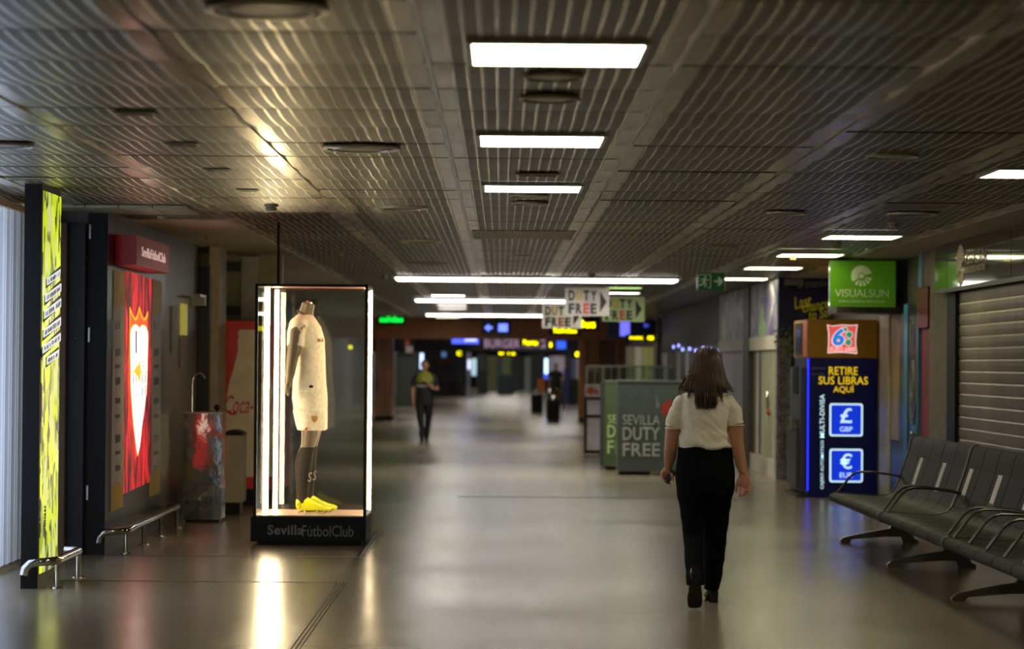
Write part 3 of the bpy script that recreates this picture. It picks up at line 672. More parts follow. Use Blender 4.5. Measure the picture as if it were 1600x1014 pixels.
# neck cap
part(t, 'neck_fitting', M_polished, lambda b_: tube(b_, [m2(482.5, 474.5), m2(484, 471)], [.035, .026], 16))
bm = BM()
rings(bm, [mr(457.5, 510.5, 612, .18), mr(458, 510, 600, .178), mr(458, 509, 580, .175), mr(457, 508.5, 555, .18), mr(456, 507, 530, .185), mr(457, 502, 512, .185), mr(459, 495, 500, .16), mr(462, 489, 491.5, .09)], 28)
for s in (-1, 1):
    d = s*.22
    tube(bm, [m2(473, 503, s*.13), m2(468, 508, d*.85), m2(465.5, 520, d), m2(465.2, 541.5, d*1.06)], [.07, .075, .078, .077], 18)
def wr(v): return .004*noise.noise(Vector((v.x*9, v.y*9, v.z*4)))+.0025*noise.noise(Vector((v.x*25+3, v.y*25, v.z*9)))
ob = obj('jersey', remesh(bm, .008, smooth=4, disp=wr), M_kit, t); ob['label'] = 'white short sleeved football shirt'
part(t, 'collar', M_sock, lambda b_: tube(b_, [m2(463.5, 488, .0), m2(467, 486, -.06), m2(476, 491, -.085), m2(486, 496, -.05), m2(489, 497, 0)], .007, 8))
bm = BM()
rings(bm, [mr(458, 510.5, 604, .172), mr(457, 511, 612, .178), mr(456, 511.5, 622, .185), mr(459, 511.5, 640, .19), mr(461, 511, 650, .19)], 28)
for s in (-1, 1):
    rings(bm, [mr(458.5, 511.3, 640, .095, s*.1), mr(463, 511, 660, .098, s*.1), mr(466, 510.5, 671.5, .1, s*.1)], 22)
ob = obj('shorts', remesh(bm, .008, smooth=3, disp=wr), M_kit, t); ob['label'] = 'white football shorts'
M_redl = mat('print_red', (190, 60, 50), .5)
fy = MY-.205
def deco(nm, m, fn): return part(t, nm, m, fn)
def disk(bm, c, r, y, n=20): prism(bm, [(c[0]+r*cos(2*pi*k/n), c[1]+r*sin(2*pi*k/n)) for k in range(n)], (0, y, 0), XR, ZU, .004)
# sleeve badge (coloured ring), chest mark, hem tag, crest
sx, sz = AT(466.5, 518, MY-.3)
def seg_ring(bm, a0, a1, r0, r1, c, y):
    n = 8; P = [(c[0]+r1*cos(a0+(a1-a0)*k/n), c[1]+r1*sin(a0+(a1-a0)*k/n)) for k in range(n+1)] + [(c[0]+r0*cos(a1-(a1-a0)*k/n), c[1]+r0*sin(a1-(a1-a0)*k/n)) for k in range(n+1)]
    prism(bm, P, (0, y, 0), XR, ZU, .012)
for k, cc in enumerate(((230, 190, 40), (220, 120, 50), (150, 70, 120), (90, 90, 160), (120, 110, 130))):
    deco('sleeve_badge', mat('badge_%d' % k, cc, .5), lambda bm: seg_ring(bm, 2*pi*k/5, 2*pi*(k+.85)/5, .013, .022, (sx, sz), MY-.31))
for k, (x, c) in enumerate(((495, 'M'),)):
    C, w, h = facing(495.5, 528.5, 506, 534.5, MY-.18); text(t, 'chest_lettering', M_redl, 'MA', (C[0], MY-.15, C[2]), (.93, .36, 0), ZU, w*.9, h, t=.004, bold=.03)
C, w, h = facing(483, 602, 489, 606, MY-.2); deco('hem_tag', M_sock, lambda bm: box(bm, C[0]-w/2, C[0]+w/2, MY-.195, MY-.172, C[2]-h/2, C[2]+h/2))
cr = [(486, 651), (488, 649), (491.5, 650.5), (495, 649), (496.5, 651), (495.5, 657), (491.5, 661), (487.5, 657)]
deco('shorts_crest', mat('crest_gold', (190, 140, 70), .5), lambda bm: prism(bm, [AT(a, b, MY-.21) for a, b in cr], (0, MY-.215, 0), XR, ZU, .02))
C, w, h = facing(476, 668, 481, 672, MY-.2); deco('hem_mark', M_redl, lambda bm: prism(bm, [AT(475, 672.5, MY-.2), AT(480.5, 672, MY-.2), AT(479, 667, MY-.2)], (0, MY-.212, 0), XR, ZU, .016))
for s, dx, dyp in LEGS:
    c = s*.1
    a = lambda x0, x1, y, ry: mr(x0+dx*max(0, (y-660)/140), x1+dx*max(0, (y-660)/140), y, ry, c)
    bm = BM(); rings(bm, [a(465, 482.5, 785, .038), a(465, 483, 770, .04), a(463, 487, 745, .054), a(462, 490, 722, .062), a(467, 491.5, 705, .056), a(470, 494.5, 698, .056)], 20)
    ob = obj('sock', bm, M_sock, t); ob['label'] = 'black knee high sock'
C, w, h = facing(481, 738, 487, 753, MY-.17); text(t, 'sock_mark', mat('sock_print', (170, 160, 150), .6), 'S', (C[0], MY-.158, C[2]), XR, ZU, w, h, shear=.2, t=.006)
C, w, h = facing(488.5, 736, 494, 751, MY); text(t, 'sock_mark', mat('sock_print', (170, 160, 150)), 'S', (C[0], MY+.04, C[2]), XR, ZU, w, h, shear=.2, t=.006)
M_boot = mat('boot_yellow', (226, 232, 20), .35, emit=.12); 
for s, dx, dyp in LEGS:
    c = MY+s*.1; hx = m2(464+dx, 790)[0]; zb = CB+.014+.016
    secs = [(0, .03, .03, .10), (.03, .036, .0, .135), (.08, .038, 0, .14), (.12, .038, .0, .115), (.17, .042, 0, .085), (.23, .047, 0, .06), (.28, .042, 0, .048), (.31, .02, .008, .035)]
    bm = BM(); R = []
    for (x, hw, z0, z1) in secs:
        n = 16; q = []
        for k in range(n):
            an = 2*pi*k/n; q.append(bm.verts.new((hx+x, c+hw*cos(an), zb+(z0+z1)/2+(z1-z0)/2*sin(an))))
        R.append(q)
    for i in range(len(R)-1):
        for k in range(16): f = bm.faces.new((R[i][k], R[i][(k+1) % 16], R[i+1][(k+1) % 16], R[i+1][k])); f.smooth = True
    bm.faces.new(R[0][::-1]); bm.faces.new(R[-1])
    b = obj('football_boot', bm, M_boot, t); b['label'] = 'bright yellow football boot'
    part(b, 'sole', M_black, lambda bm: [tube(bm, [(hx+.02, c, zb-.002), (hx+.1, c, zb+.002), (hx+.28, c, zb+.004)], [(.024, .006), (.024, .006), (.026, .006)], 10)])
    part(b, 'stud', M_white, lambda bm: [rings(bm, [(hx+xx, c+yy, CB+.012, .006, .006), (hx+xx, c+yy, zb+.005, .009, .009)], 8) for xx in (.03, .08, .19, .25) for yy in (-.022, .022)])
    part(b, 'heel_mark', M_black, lambda bm: [tube(bm, [(hx+.012, c-.034, zb+.05), (hx+.028, c-.040, zb+.075), (hx+.045, c-.041, zb+.05), (hx+.03, c-.041, zb+.02)], .003, 6)])
# ================================================================== RIGHT SIDE
WX = 4.55
# pillar, jamb and the roller shutter
wall('wall_right', mat('pillar_beige', (132, 122, 102), .6), WX, 4.8, 24.55, 25.65, 0, H-.02)
wall('trim_30', M_black, WX-.02, 4.62, 24.1, 24.55, 0, 2.4)
def shutter():
    y0, y1 = 12.0, 24.08; zt = 2.3; N = int(zt/.112)
    t = thing('roller_shutter', 'closed grey brown metal roller shutter behind the waiting bench', 'shutter', (WX+.05, 18, 0))
    m = mat('shutter_metal', (150, 138, 118), .36, .55, var=.22, scale=3, stretch=(1, 1, .3))
    prof = []
    z = 0; p = .112
    def sl(bm):
        pts = []
        for k in range(N+1):
            z = k*p
            pts += [(WX+.028, z), (WX+.018, z+.005), (WX+.0145, z+.045), (WX+.0135, z+.09), (WX+.017, z+.104), (WX+.028, z+.107)]
        A = [bm.verts.new((x, y0, z)) for x, z in pts]; B = [bm.verts.new((x, y1, z)) for x, z in pts]
        for i in range(len(pts)-1): bm.faces.new((A[i], A[i+1], B[i+1], B[i]))
        # back sheet
        A2 = bm.verts.new((WX+.06, y0, 0)), bm.verts.new((WX+.06, y0, pts[-1][1])), bm.verts.new((WX+.06, y1, pts[-1][1])), bm.verts.new((WX+.06, y1, 0)); bm.faces.new(A2)
    part(t, 'slat_curtain', m, sl)
    part(t, 'bottom_bar', M_darkgrey, lambda bm: box(bm, WX, WX+.06, y0, y1, 0.0, .03))
shutter()
t = thing('shop_fascia_sign', 'long dark glossy fascia with pale sun logo above the roller shutter', 'shop sign', (4.5, 20, 2.36))
FX = 4.46
M_gloss = mat('fascia_gloss', (40, 36, 34), .07, coat=.6, var=.05)
part(t, 'fascia_box', M_darkgrey, lambda bm: box(bm, FX+.012, 4.62, 12, 24.86, 2.362, H-.025))
for k, (a, b) in enumerate(((24.2, 24.86), (21.15, 24.18), (18.1, 21.13), (15.05, 18.08), (12.0, 15.03))):
    part(t, 'glossy_panel', M_gloss, lambda bm: box(bm, FX, FX+.012, a, b, 2.38, H-.04, .002))
part(t, 'lower_trim', M_darkgrey, lambda bm: box(bm, FX-.012, FX+.02, 12, 24.88, 2.345, 2.385))
M_logo = mat('logo_pale', (170, 155, 130), .5)
def sun_logo(parent, O, U, V, s, m):
    """shell like sun logo: arc, small ring and rays, unit size s"""
    O, U, V = Vector(O), Vector(U), Vector(V)
    def P(l): return [(x*s, y*s) for x, y in l]
    n = 18; a0, a1 = radians(15), radians(215)
    arc = [(.5*cos(a0+(a1-a0)*k/n), .5*sin(a0+(a1-a0)*k/n)) for k in range(n+1)]+[(.17*cos(a1-(a1-a0)*k/n), .17*sin(a1-(a1-a0)*k/n)) for k in range(n+1)]
    l = part(parent, 'sun_logo', m, lambda bm: prism(bm, P(arc), O, U, V, .006))
    ring = [(.13*cos(2*pi*k/20), .13*sin(2*pi*k/20)) for k in range(20)]
    part(l, 'logo_centre', m, lambda bm: prism(bm, P(ring), O, U, V, .006))
    for a in (238, 264, 290, 316, 340):
        a = radians(a); w = .1
        r = [(.2*cos(a-w*.6), .2*sin(a-w*.6)), (.48*cos(a-w*1.6), .48*sin(a-w*1.6)), (.52*cos(a), .52*sin(a)), (.48*cos(a+w*1.6), .48*sin(a+w*1.6)), (.2*cos(a+w*.6), .2*sin(a+w*.6))]
        part(l, 'logo_ray', m, lambda bm: prism(bm, P(r), O, U, V, .006))
yl, zl = ONX(1501.5, 414, FX); 
sun_logo(t, (FX-.006, yl, zl), (0, -1, 0), ZU, .40, M_logo)
ya, za = ONX(1508, 400, FX); yb, zb = ONX(1541, 398, FX)
text(t, 'lettering', M_logo, 'VISUALSUN', (FX-.005, (ya+yb)/2, 2.645), (0, -1, 0), ZU, ya-yb, .125, bold=-.004)
text(t, 'lettering', M_logo, 'SUNGLASSES & WATCHES', (FX-.005, (ya+yb)/2, 2.53), (0, -1, 0), ZU, (ya-yb)*.97, .06)
# coloured shop panels between pillar and cream columns (wall plane)
ps = thing('side_shopfront', 'narrow colourful closed shopfront between the beige pillar and the cash machine', 'shopfront', (4.57, 27.8, 0))
def wpanel(nm, m, ya, yb, z0, z1, lab, cat, x=WX, th=.06):
    o = part(ps, nm, m, lambda bm: box(bm, x, 4.612, ya, yb, z0, z1)); o['label'] = lab; return o
wpanel('shop_panel', mat('panel_maroon', (140, 40, 36), .5, var=.3), 25.66, 26.27, .02, 2.01, 'dark red poster panel beside the beige pillar', 'panel', x=4.57)
wpanel('shop_panel', mat('panel_red_box', (120, 14, 22), .4), 25.66, 26.27, 2.02, 2.45, 'small crimson panel with round mark high beside the pillar', 'panel', x=4.53)
wpanel('shop_panel', mat('panel_sky', (90, 140, 190), .5, var=.4), 26.05, 26.3, 2.46, 2.84, 'light blue strip under the ceiling beside the pillar', 'panel', x=4.54)
wpanel('shop_panel', mat('panel_rose', (110, 60, 60), .5, var=.2), 25.66, 26.04, 2.46, 2.84, 'rose strip under the ceiling beside the pillar', 'panel', x=4.55)
g = thing('graffiti_panel', 'narrow black panel with white graffiti drawing and blue edge', 'panel', (4.55, 26.8, 0))
part(g, 'board', mat('graffiti_black', (26, 30, 36), .35), lambda bm: box(bm, 4.55, 4.6, 26.35, 27.0, .0, 2.3))
part(g, 'blue_frame', mat('frame_blue', (55, 125, 160), .45, var=.25), lambda bm: (box(bm, 4.54, 4.6, 26.29, 26.36, .0, 2.3), box(bm, 4.54, 4.6, 26.98, 27.24, .0, 2.3), box(bm, 4.54, 4.6, 26.3, 26.75, .02, .95)), 'blue painted frame')
def doodle(bm):
    rr = random.Random(5)
    for k in range(9):
        cy, cz = 26.66+rr.uniform(-.1, .1), rr.uniform(1.3, 2.15); r = rr.uniform(.05, .15)
        a = rr.uniform(0, 6); n = 12; L_ = rr.uniform(2.5, 6)
        tube(bm, [(4.546, cy+r*cos(a+L_*i/n)*(1-.03*i), cz+1.3*r*sin(a+L_*i/n)) for i in range(n)], .006, 5)
    for r in (.17, .21):
        tube(bm, [(4.546, 26.66+r*cos(2*pi*i/24), 1.32+r*1.7*sin(2*pi*i/24)) for i in range(25)], .005, 5)
part(g, 'chalk_drawing', mat('chalk', (150, 150, 145), .7), doodle)
part(g, 'door_knob', M_polished, lambda bm: ball(bm, (4.52, 26.55, .86), .03))
wpanel('shop_panel', mat('panel_steel_blue', (52, 62, 70), .4), 27.25, 27.6, .0, 2.2, 'slate blue wall strip left of the graffiti panel', 'panel')
wpanel('shop_panel', mat('panel_ochre', (175, 148, 88), .5), 27.62, 28.2, .75, 2.2, 'ochre cream panel right of the cash machine', 'panel')
wpanel('shop_panel', mat('panel_navy_low', (20, 28, 60), .4), 27.6, 28.2, .0, .74, 'low navy panel under the ochre one', 'panel')
wpanel('shop_panel', mat('column_cream', (205, 192, 165), .5), 28.22, 28.9, .0, 2.2, 'pale cream column beside the cash machine', 'panel', x=4.53)
wpanel('shop_panel', mat('column_olive', (130, 112, 80), .5), 28.92, 29.9, .02, 2.15, 'brownish olive wall strip touching the cash machine', 'panel', x=4.6)
# green hanging sign + grey bulkhead
C, w, h = facing(1308, 398, 1441, 487, 27.9)
b = thing('shop_bulkhead', 'dark grey overhead bulkhead box with bird shapes behind green sign', 'bulkhead', (C[0], 28, C[2]-h/2))
part(b, 'box', mat('bulkhead_grey', (60, 56, 54), .35), lambda bm: box(bm, C[0]-w/2, C[0]+w/2, 27.9, 28.6, C[2]-h/2, H-.03))
part(b, 'lower_rail', mat('rail_brown_grey', (84, 78, 68), .5), lambda bm: box(bm, C[0]-w/2-.01, C[0]+w/2, 27.88, 28.62, C[2]-h/2-.02, C[2]-h/2+.05))
def bird(bm):
    A = [AT(a, b_, 27.88) for a, b_ in ((1400, 450), (1412, 460), (1420, 458), (1441, 464), (1428, 470), (1416, 470), (1400, 476))]
    prism(bm, A, (0, 27.893, 0), XR, ZU, .004)
    A = [AT(a, b_, 27.88) for a, b_ in ((1400, 484), (1413, 478), (1425, 480), (1438, 474), (1433, 485))]; prism(bm, A, (0, 27.893, 0), XR, ZU, .004)
    A = [AT(a, b_, 27.88) for a, b_ in ((1419, 438), (1428, 434), (1438, 438), (1441, 447), (1432, 441), (1424, 442))]; prism(bm, A, (0, 27.893, 0), XR, ZU, .004)
part(b, 'bird_graphic', M_black, bird)
C, w, h = facing(1297, 407, 1399, 480, 27.4)
t = thing('green_shop_sign', 'bright green hanging sign reading VISUALSUN with sun logo', 'sign', (C[0], C[1], C[2]-h/2))
part(t, 'sign_box', mat('sign_green', (62, 105, 14), .22, emit=.14, ecol=(80, 140, 20), var=.04, coat=.4), lambda bm: box(bm, C[0]-w/2, C[0]+w/2, 27.4, 27.52, C[2]-h/2, C[2]+h/2, .004))
part(t, 'frame', M_darkgrey, lambda bm: (box(bm, C[0]+w/2, C[0]+w/2+.012, 27.39, 27.53, C[2]-h/2, C[2]+h/2), box(bm, C[0]-.02, C[0]+.02, 27.45, 27.5, C[2]+h/2, H)))
M_gl = mat('logo_on_green', (150, 160, 125), .5, emit=.12)
sun_logo(t, (AT(1346, 428, 27.4)[0], 27.396, AT(1346, 431, 27.4)[1]), XR, ZU, .235, M_gl)
text(t, 'lettering', M_gl, 'VISUALSUN', (C[0]-.01, 27.396, AT(1340, 458, 27.4)[1]), XR, ZU, w*.82, .085, bold=-.012)
text(t, 'lettering', M_gl, 'SUNGLASSES & WATCHES', (C[0]-.01, 27.396, AT(1340, 471, 27.4)[1]), XR, ZU, w*.7, .022)
# ---- cash machine kiosk
KY = 29.5; kx0, kx1 = AT(1262, 600, KY)[0], AT(1369.5, 600, KY)[0]
KT = AT(1300, 499, KY)[1]; KM = AT(1300, 559, KY)[1]
t = thing('cash_machine_kiosk', 'navy cash machine kiosk with orange header and glowing currency signs', 'cash machine', ((kx0+kx1)/2, KY+.7, 0))
M_navy = mat('kiosk_navy', (5, 12, 48), .3, emit=.10, ecol=(4, 14, 90)); M_orange = mat('kiosk_orange', (165, 118, 10), .45, emit=.05)
part(t, 'body', M_navy, lambda bm: box(bm, kx0, kx1, KY, KY+1.3, 0, KM))
hd = part(t, 'header', M_orange, lambda bm: box(bm, kx0-.005, kx1+.005, KY-.01, KY+1.35, KM, KT, .006), 'orange header box')
part(hd, 'header_window', M_black, lambda bm: box(bm, kx0-.02, kx0-.004, KY+.45, KY+1.15, KM+.03, KT-.04))
part(hd, 'window_glass', mat('window_reflective', (90, 95, 100), .12, .6), lambda bm: box(bm, kx0-.024, kx0-.02, KY+.55, KY+1.05, KM+.06, KT-.12))
part(hd, 'side_edge', mat('kiosk_orange_bright', (200, 90, 20), .35, emit=.15), lambda bm: box(bm, kx0-.012, kx0-.004, KY, KY+.42, KM+.01, KT-.01))
atm = part(t, 'teller_unit', mat('teller_grey', (84, 84, 88), .4), lambda bm: (box(bm, kx0-.06, kx0-.001, KY+.18, KY+1.3, .06, KM-.12, .008), box(bm, kx0-.1, kx0-.06, KY+.3, KY+1.25, .1, .85, .01)))
part(atm, 'screen', mat('teller_screen', (30, 34, 40), .1), lambda bm: box(bm, kx0-.068, kx0-.06, KY+.4, KY+.95, 1.25, 1.6))
part(atm, 'card_slot', M_steel, lambda bm: box(bm, kx0-.13, kx0-.1, KY+.5, KY+.75, .8, .96, .005))
part(t, 'foot_plate', M_darkgrey, lambda bm: box(bm, kx0-.14, kx0, KY-.06, KY+1.3, 0, .03, .005))
part(t, 'blue_led_strip', glow('blue_led', (30, 40, 255), 2.2), lambda bm: box(bm, kx0-.004, kx0+.012, KY-.022, KY+.0, .08, KM-.01), 'glowing blue strip')
FYK = KY-.006
yel = glow('kiosk_yellow', (250, 205, 20), .75); cyanw = glow('kiosk_cyan_white', (200, 235, 240), .95); bl = glow('kiosk_blue_lit', (10, 50, 205), .95)
for s, a in (('RETIRE', (1295, 573, 1340, 586)), ('SUS LIBRAS', (1279, 588, 1356, 601)), ('AQUÍ', (1302, 601, 1334, 615))):
    C, w, h = facing(*a, KY); text(t, 'lettering', yel, s, (C[0], FYK, C[2]), XR, ZU, w, h, bold=.008)
C, w, h = facing(1281, 616, 1288, 684, KY); text(t, 'lettering', cyanw, 'MULTI-DIVISA', (C[0], FYK, C[2]), (0, 0, 1), (-1, 0, 0), h, w, bold=.012)
C, w, h = facing(1281, 688, 1288, 764, KY); text(t, 'lettering', cyanw, 'CAJERO AUTOMÁTICO', (C[0], FYK, C[2]), (0, 0, 1), (-1, 0, 0), h, w, bold=.008)
C, w, h = facing(1268, 573, 1291, 578, KY); part(t, 'small_print', mat('print_grey', (90, 90, 110), .5), lambda bm: [box(bm, C[0]-w/2, C[0]+w/2-.03*k, KY-.004, KY, C[2]-.07*k-.012, C[2]-.07*k+.012) for k in (0, 1)])
def rrect(w, h, r):
    P = []
    for cx, cy, a in ((w/2-r, h/2-r, 0), (-w/2+r, h/2-r, 90), (-w/2+r, -h/2+r, 180), (w/2-r, -h/2+r, 270)):
        P += [(cx+r*cos(radians(a+d)), cy+r*sin(radians(a+d))) for d in (0, 30, 60, 90)]
    return P
for box_, sym, cur in (((1296, 630, 1348, 682), '£', 'GBP'), ((1296, 701, 1348, 754), '€', 'EUR')):
    C, w, h = facing(*box_, KY)
    fr = part(t, 'currency_sign', cyanw, lambda bm: prism(bm, rrect(w, h, .03), (C[0], KY-.006, C[2]), XR, ZU, .006), 'glowing %s square sign' % cur)
    part(fr, 'blue_field', bl, lambda bm: prism(bm, rrect(w*.89, h*.89, .02), (C[0], KY-.009, C[2]), XR, ZU, .003))
    text(fr, 'lettering', cyanw, sym, (C[0], KY-.011, C[2]+h*.13), XR, ZU, w*.36, h*.46, bold=.012)
    text(fr, 'lettering', cyanw, cur, (C[0], KY-.011, C[2]-h*.28), XR, ZU, w*.38, h*.15, bold=.004)
# logo card
LP = [(1292, 507), (1300, 509), (1316, 507), (1330, 508), (1340, 507), (1338, 520), (1337, 535), (1339, 553), (1320, 551), (1306, 551), (1293, 552), (1294, 535), (1294, 520)]
def kp(pts, k=0, c=None): 
    P = [AT(a, b, KY) for a, b in pts]
    if k:
        cx = sum(p[0] for p in P)/len(P); cz = sum(p[1] for p in P)/len(P); P = [(cx+(p[0]-cx)*k, cz+(p[1]-cz)*k) for p in P]
    return P
lg = part(hd, 'logo_card', glow('logo_pink_white', (240, 215, 215), .9), lambda bm: prism(bm, kp(LP), (0, KY-.018, 0), XR, ZU, .008), 'square bank network logo')
lc = glow('logo_coral', (222, 88, 80), .85)
bmx = BM(); prism(bmx, kp(LP, .93), (0, KY-.021, 0), XR, ZU, .003); text_bm_o = obj('logo_field', bmx, lc, hd)
C, w, h = facing(1297, 542, 1335, 549, KY); text(hd, 'lettering', glow('logo_pink_white', (240, 215, 215), .9), 'EURO 6000', (C[0], KY-.024, C[2]), XR, ZU, w, h, bold=.006)
C, w, h = facing(1300, 512, 1319, 541, KY)
text(hd, 'logo_outline', glow('logo_pink_white', (240, 215, 215), .9), '6', (C[0], KY-.023, C[2]), XR, ZU, w*1.12, h*1.08, bold=.08, shear=.15)
text(hd, 'logo_numeral', glow('logo_blue', (40, 130, 225), .85), '6', (C[0], KY-.026, C[2]), XR, ZU, w*.95, h*.95, bold=.04, shear=.15)
for a, b_, r in ((1320, 515, 3.6), (1326.5, 523, 4.8), (1325, 535, 4.8)):
    X, Z = AT(a, b_, KY); s = KY/F
    o = part(hd, 'logo_dot', glow('logo_pink_white', (240, 215, 215), .9), lambda bm: disk(bm, (X, Z), (r+1)*s, KY-.023, 18)); part(hd, 'logo_dot', glow('logo_green', (50, 150, 115), .8), lambda bm: disk(bm, (X, Z), r*s, KY-.026, 18))
X, Z = AT(1308.5, 530, KY); part(hd, 'logo_dot', glow('logo_yellow', (230, 200, 60), .8), lambda bm: disk(bm, (X, Z), .018, KY-.029, 12))
# hanging cable beside the kiosk
# ---- exit sign
EY = 30.0; C, w, h = facing(1090, 426, 1132, 453, EY)
t = thing('exit_sign', 'green hanging exit sign with white running figure and arrow', 'exit sign', (C[0], EY, C[2]))
part(t, 'panel', mat('exit_green', (18, 66, 34), .4, emit=.15, ecol=(20, 90, 40)), lambda bm: box(bm, C[0]-w/2, C[0]+w/2, EY, EY+.03, C[2]-h/2, C[2]+h/2, .003))
part(t, 'frame', M_steel, lambda bm: (box(bm, C[0]-w/2-.008, C[0]-w/2, EY-.002, EY+.035, C[2]-h/2-.008, C[2]+h/2+.008), box(bm, C[0]+w/2, C[0]+w/2+.008, EY-.002, EY+.035, C[2]-h/2-.008, C[2]+h/2+.008), box(bm, C[0]-w/2, C[0]+w/2, EY-.002, EY+.035, C[2]+h/2, C[2]+h/2+.008)))
for sx_ in (-.1, .1): part(t, 'hanger', M_steel, lambda bm: tube(bm, [(C[0]+sx_, EY+.015, C[2]+h/2), (C[0]+sx_, EY+.015, H)], .004, 6))
M_ew = mat('exit_white', (150, 170, 140), .5, emit=.25)
u = h/2
fig = lambda L_: [(C[0]-w*.24+a*u, C[2]+b_*u) for a, b_ in L_]
part(t, 'doorway_graphic', M_ew, lambda bm: prism(bm, fig([(-.75, .8), (.75, .8), (.75, -.8), (.35, -.8), (.35, -.72), (.66, -.72), (.66, .72), (-.66, .72), (-.66, -.8), (-.75, -.8)]), (0, EY-.003, 0), XR, ZU, .003))
def runner(bm):
    P = lambda a, b_: (C[0]-w*.24+a*u, EY-.004, C[2]+b_*u)
    ball(bm, P(.08, .48), .1*u*1.3, .003, .1*u*1.3)
    for L_, r in (([(.0, .3), (-.1, -.1)], .11), ([(-.1, -.1), (.15, -.3), (.05, -.7)], .07), ([(-.1, -.1), (-.25, -.4), (-.6, -.45)], .07), ([(.0, .28), (.3, .1), (.45, .2)], .05), ([(.0, .28), (-.35, .25), (-.45, -.02)], .05)):
        tube(bm, [P(*q_) for q_ in L_], [(.003, r*u*1.15)]*len(L_), 8, up=(0, 1, 0))
part(t, 'running_figure', M_ew, runner)
A = [(-.55, .1), (.1, .1), (-.1, .5), (.15, .5), (.65, 0), (.15, -.5), (-.1, -.5), (.1, -.1), (-.55, -.1)]
part(t, 'arrow', M_ew, lambda bm: prism(bm, [(C[0]+w*.27+a*u*.9, C[2]+b_*u) for a, b_ in A], (0, EY-.003, 0), XR, ZU, .003))
# ---- duty free hanging signs
M_card = mat('sign_card', (205, 198, 192), .6); M_cardg = mat('sign_card_greenish', (165, 185, 145), .6); M_blk = mat('letter_black', (22, 22, 22), .6)
def duty_sign(px0, py0, px1, py1, Y, mcard, label, exclaim=False):
    C, w, h = facing(px0, py0, px1, py1, Y)
    t = thing('hanging_sign', label, 'sign', (C[0], Y, C[2]), 'duty free arrow signs hanging from the ceiling')
    part(t, 'card', mcard, lambda bm: box(bm, C[0]-w/2, C[0]+w/2, Y, Y+.02, C[2]-h/2, C[2]+h/2))
    for s in (-.35, .35): part(t, 'hanging_wire', M_steel, lambda bm: tube(bm, [(C[0]+s*w, Y+.01, C[2]+h/2), (C[0]+s*w, Y+.01, H)], .003, 5))
    cw = w*.165
    for r, wd in ((0, 'DUTY'), (1, 'FREE')):
        for k, c in enumerate(wd):
            m = mat('letter_ochre', (170, 140, 20), .5, emit=.1) if (r == 0 and k == 1) else mat('letter_red', (165, 62, 44), .5, emit=.05) if (r == 1 and k == 2) else M_blk
            text(t, 'letter', m, c, (C[0]-w*.40+cw*(k+.1)+cw*.2, Y-.003, C[2]+h*(.22 if r == 0 else -.24)), XR, ZU, cw*.84, h*.37, t=.003, bold=.045)
    part(t, 'arrow', M_blk, lambda bm: prism(bm, [(C[0]+w*.29, C[2]+h*.37), (C[0]+w*.44, C[2]), (C[0]+w*.29, C[2]-h*.37)], (0, Y-.003, 0), XR, ZU, .003))
duty_sign(883, 449, 952, 494, 35.9, mat('sign_card_front', (165, 160, 154), .6), 'front white DUTY FREE arrow sign, highest of the three')
duty_sign(941, 463, 1007, 503, 37.5, M_cardg, 'greenish DUTY FREE arrow sign partly behind the front one')
duty_sign(847, 475, 909, 513, 37.0, mat('sign_card_low', (238, 232, 226), .6), 'lowest DUTY FREE arrow sign, left of the front one')
# ---- duty free stands
M_st = mat('stand_slate', (78, 90, 86), .5, emit=.02); M_stg = mat('stand_green_light', (66, 84, 52), .5, emit=.02); M_wt = mat('stand_letter', (168, 172, 168), .6, emit=.05); M_wtg = mat('stand_letter_green_light', (150, 175, 110), .6, emit=.05)  # green pair: greenish light on the second stand put into its colours
def stand(px0, px1, py0, py1, Y, depth, m, ml, label, tx):
    C, w, h = facing(px0, py0, px1, py1, Y)
    t = thing('display_stand', label, 'display stand', (C[0], Y+depth/2, 0))
    part(t, 'body', m, lambda bm: box(bm, C[0]-w/2, C[0]+w/2, Y, Y+depth, .05, C[2]+h/2, .006))
    for a in (-1, 1): part(t, 'foot', M_black, lambda bm: box(bm, C[0]+a*w*.27-w*.2, C[0]+a*w*.27+w*.2, Y+.05, Y+depth-.05, 0, .05))
    part(t, 'top_rim', mat('stand_rim', (98, 100, 98), .5), lambda bm: box(bm, C[0]-w/2-.01, C[0]+w/2+.01, Y-.01, Y+depth, C[2]+h/2, C[2]+h/2+.03))
    for s, a in tx:
        c, ww, hh = facing(*a, Y); text(t, 'lettering', ml, s, (c[0], Y-.004, c[2]), XR, ZU, ww, hh, bold=.0 if s.startswith('SEV') else .015)
    return t
t = stand(966, 1084, 597, 742, 35.0, .5, M_st, M_wt, 'grey green SEVILLA DUTY FREE display stand left of the woman', (('SEVILLA', (973, 648, 1031, 664)), ('DUTY', (973, 667, 1031, 688)), ('FREE', (973, 692, 1031, 713))))
part(t, 'logo_triangle', mat('sail_grey', (125, 130, 125), .5), lambda bm: prism(bm, [AT(a, b_, 35) for a, b_ in ((1025, 616), (1032, 635), (1025, 638))], (0, 34.995, 0), XR, ZU, .004))
part(t, 'logo_triangle', mat('sail_red', (170, 52, 34), .5, emit=.05), lambda bm: prism(bm, [AT(a, b_, 35) for a, b_ in ((1033, 635), (1048, 622), (1047, 640), (1037, 652))], (0, 34.995, 0), XR, ZU, .004))
stand(945.5, 1010, 597, 735, 36.6, .5, M_stg, M_wtg, 'greenish lit display stand half hidden behind the slate one', (('SEVILLA', (950, 648, 1003, 662)), ('DUTY', (949, 664, 1003, 684)), ('FREE', (949, 688, 1003, 709))))
C, w, h = facing(940, 598, 946, 726, 38.2)
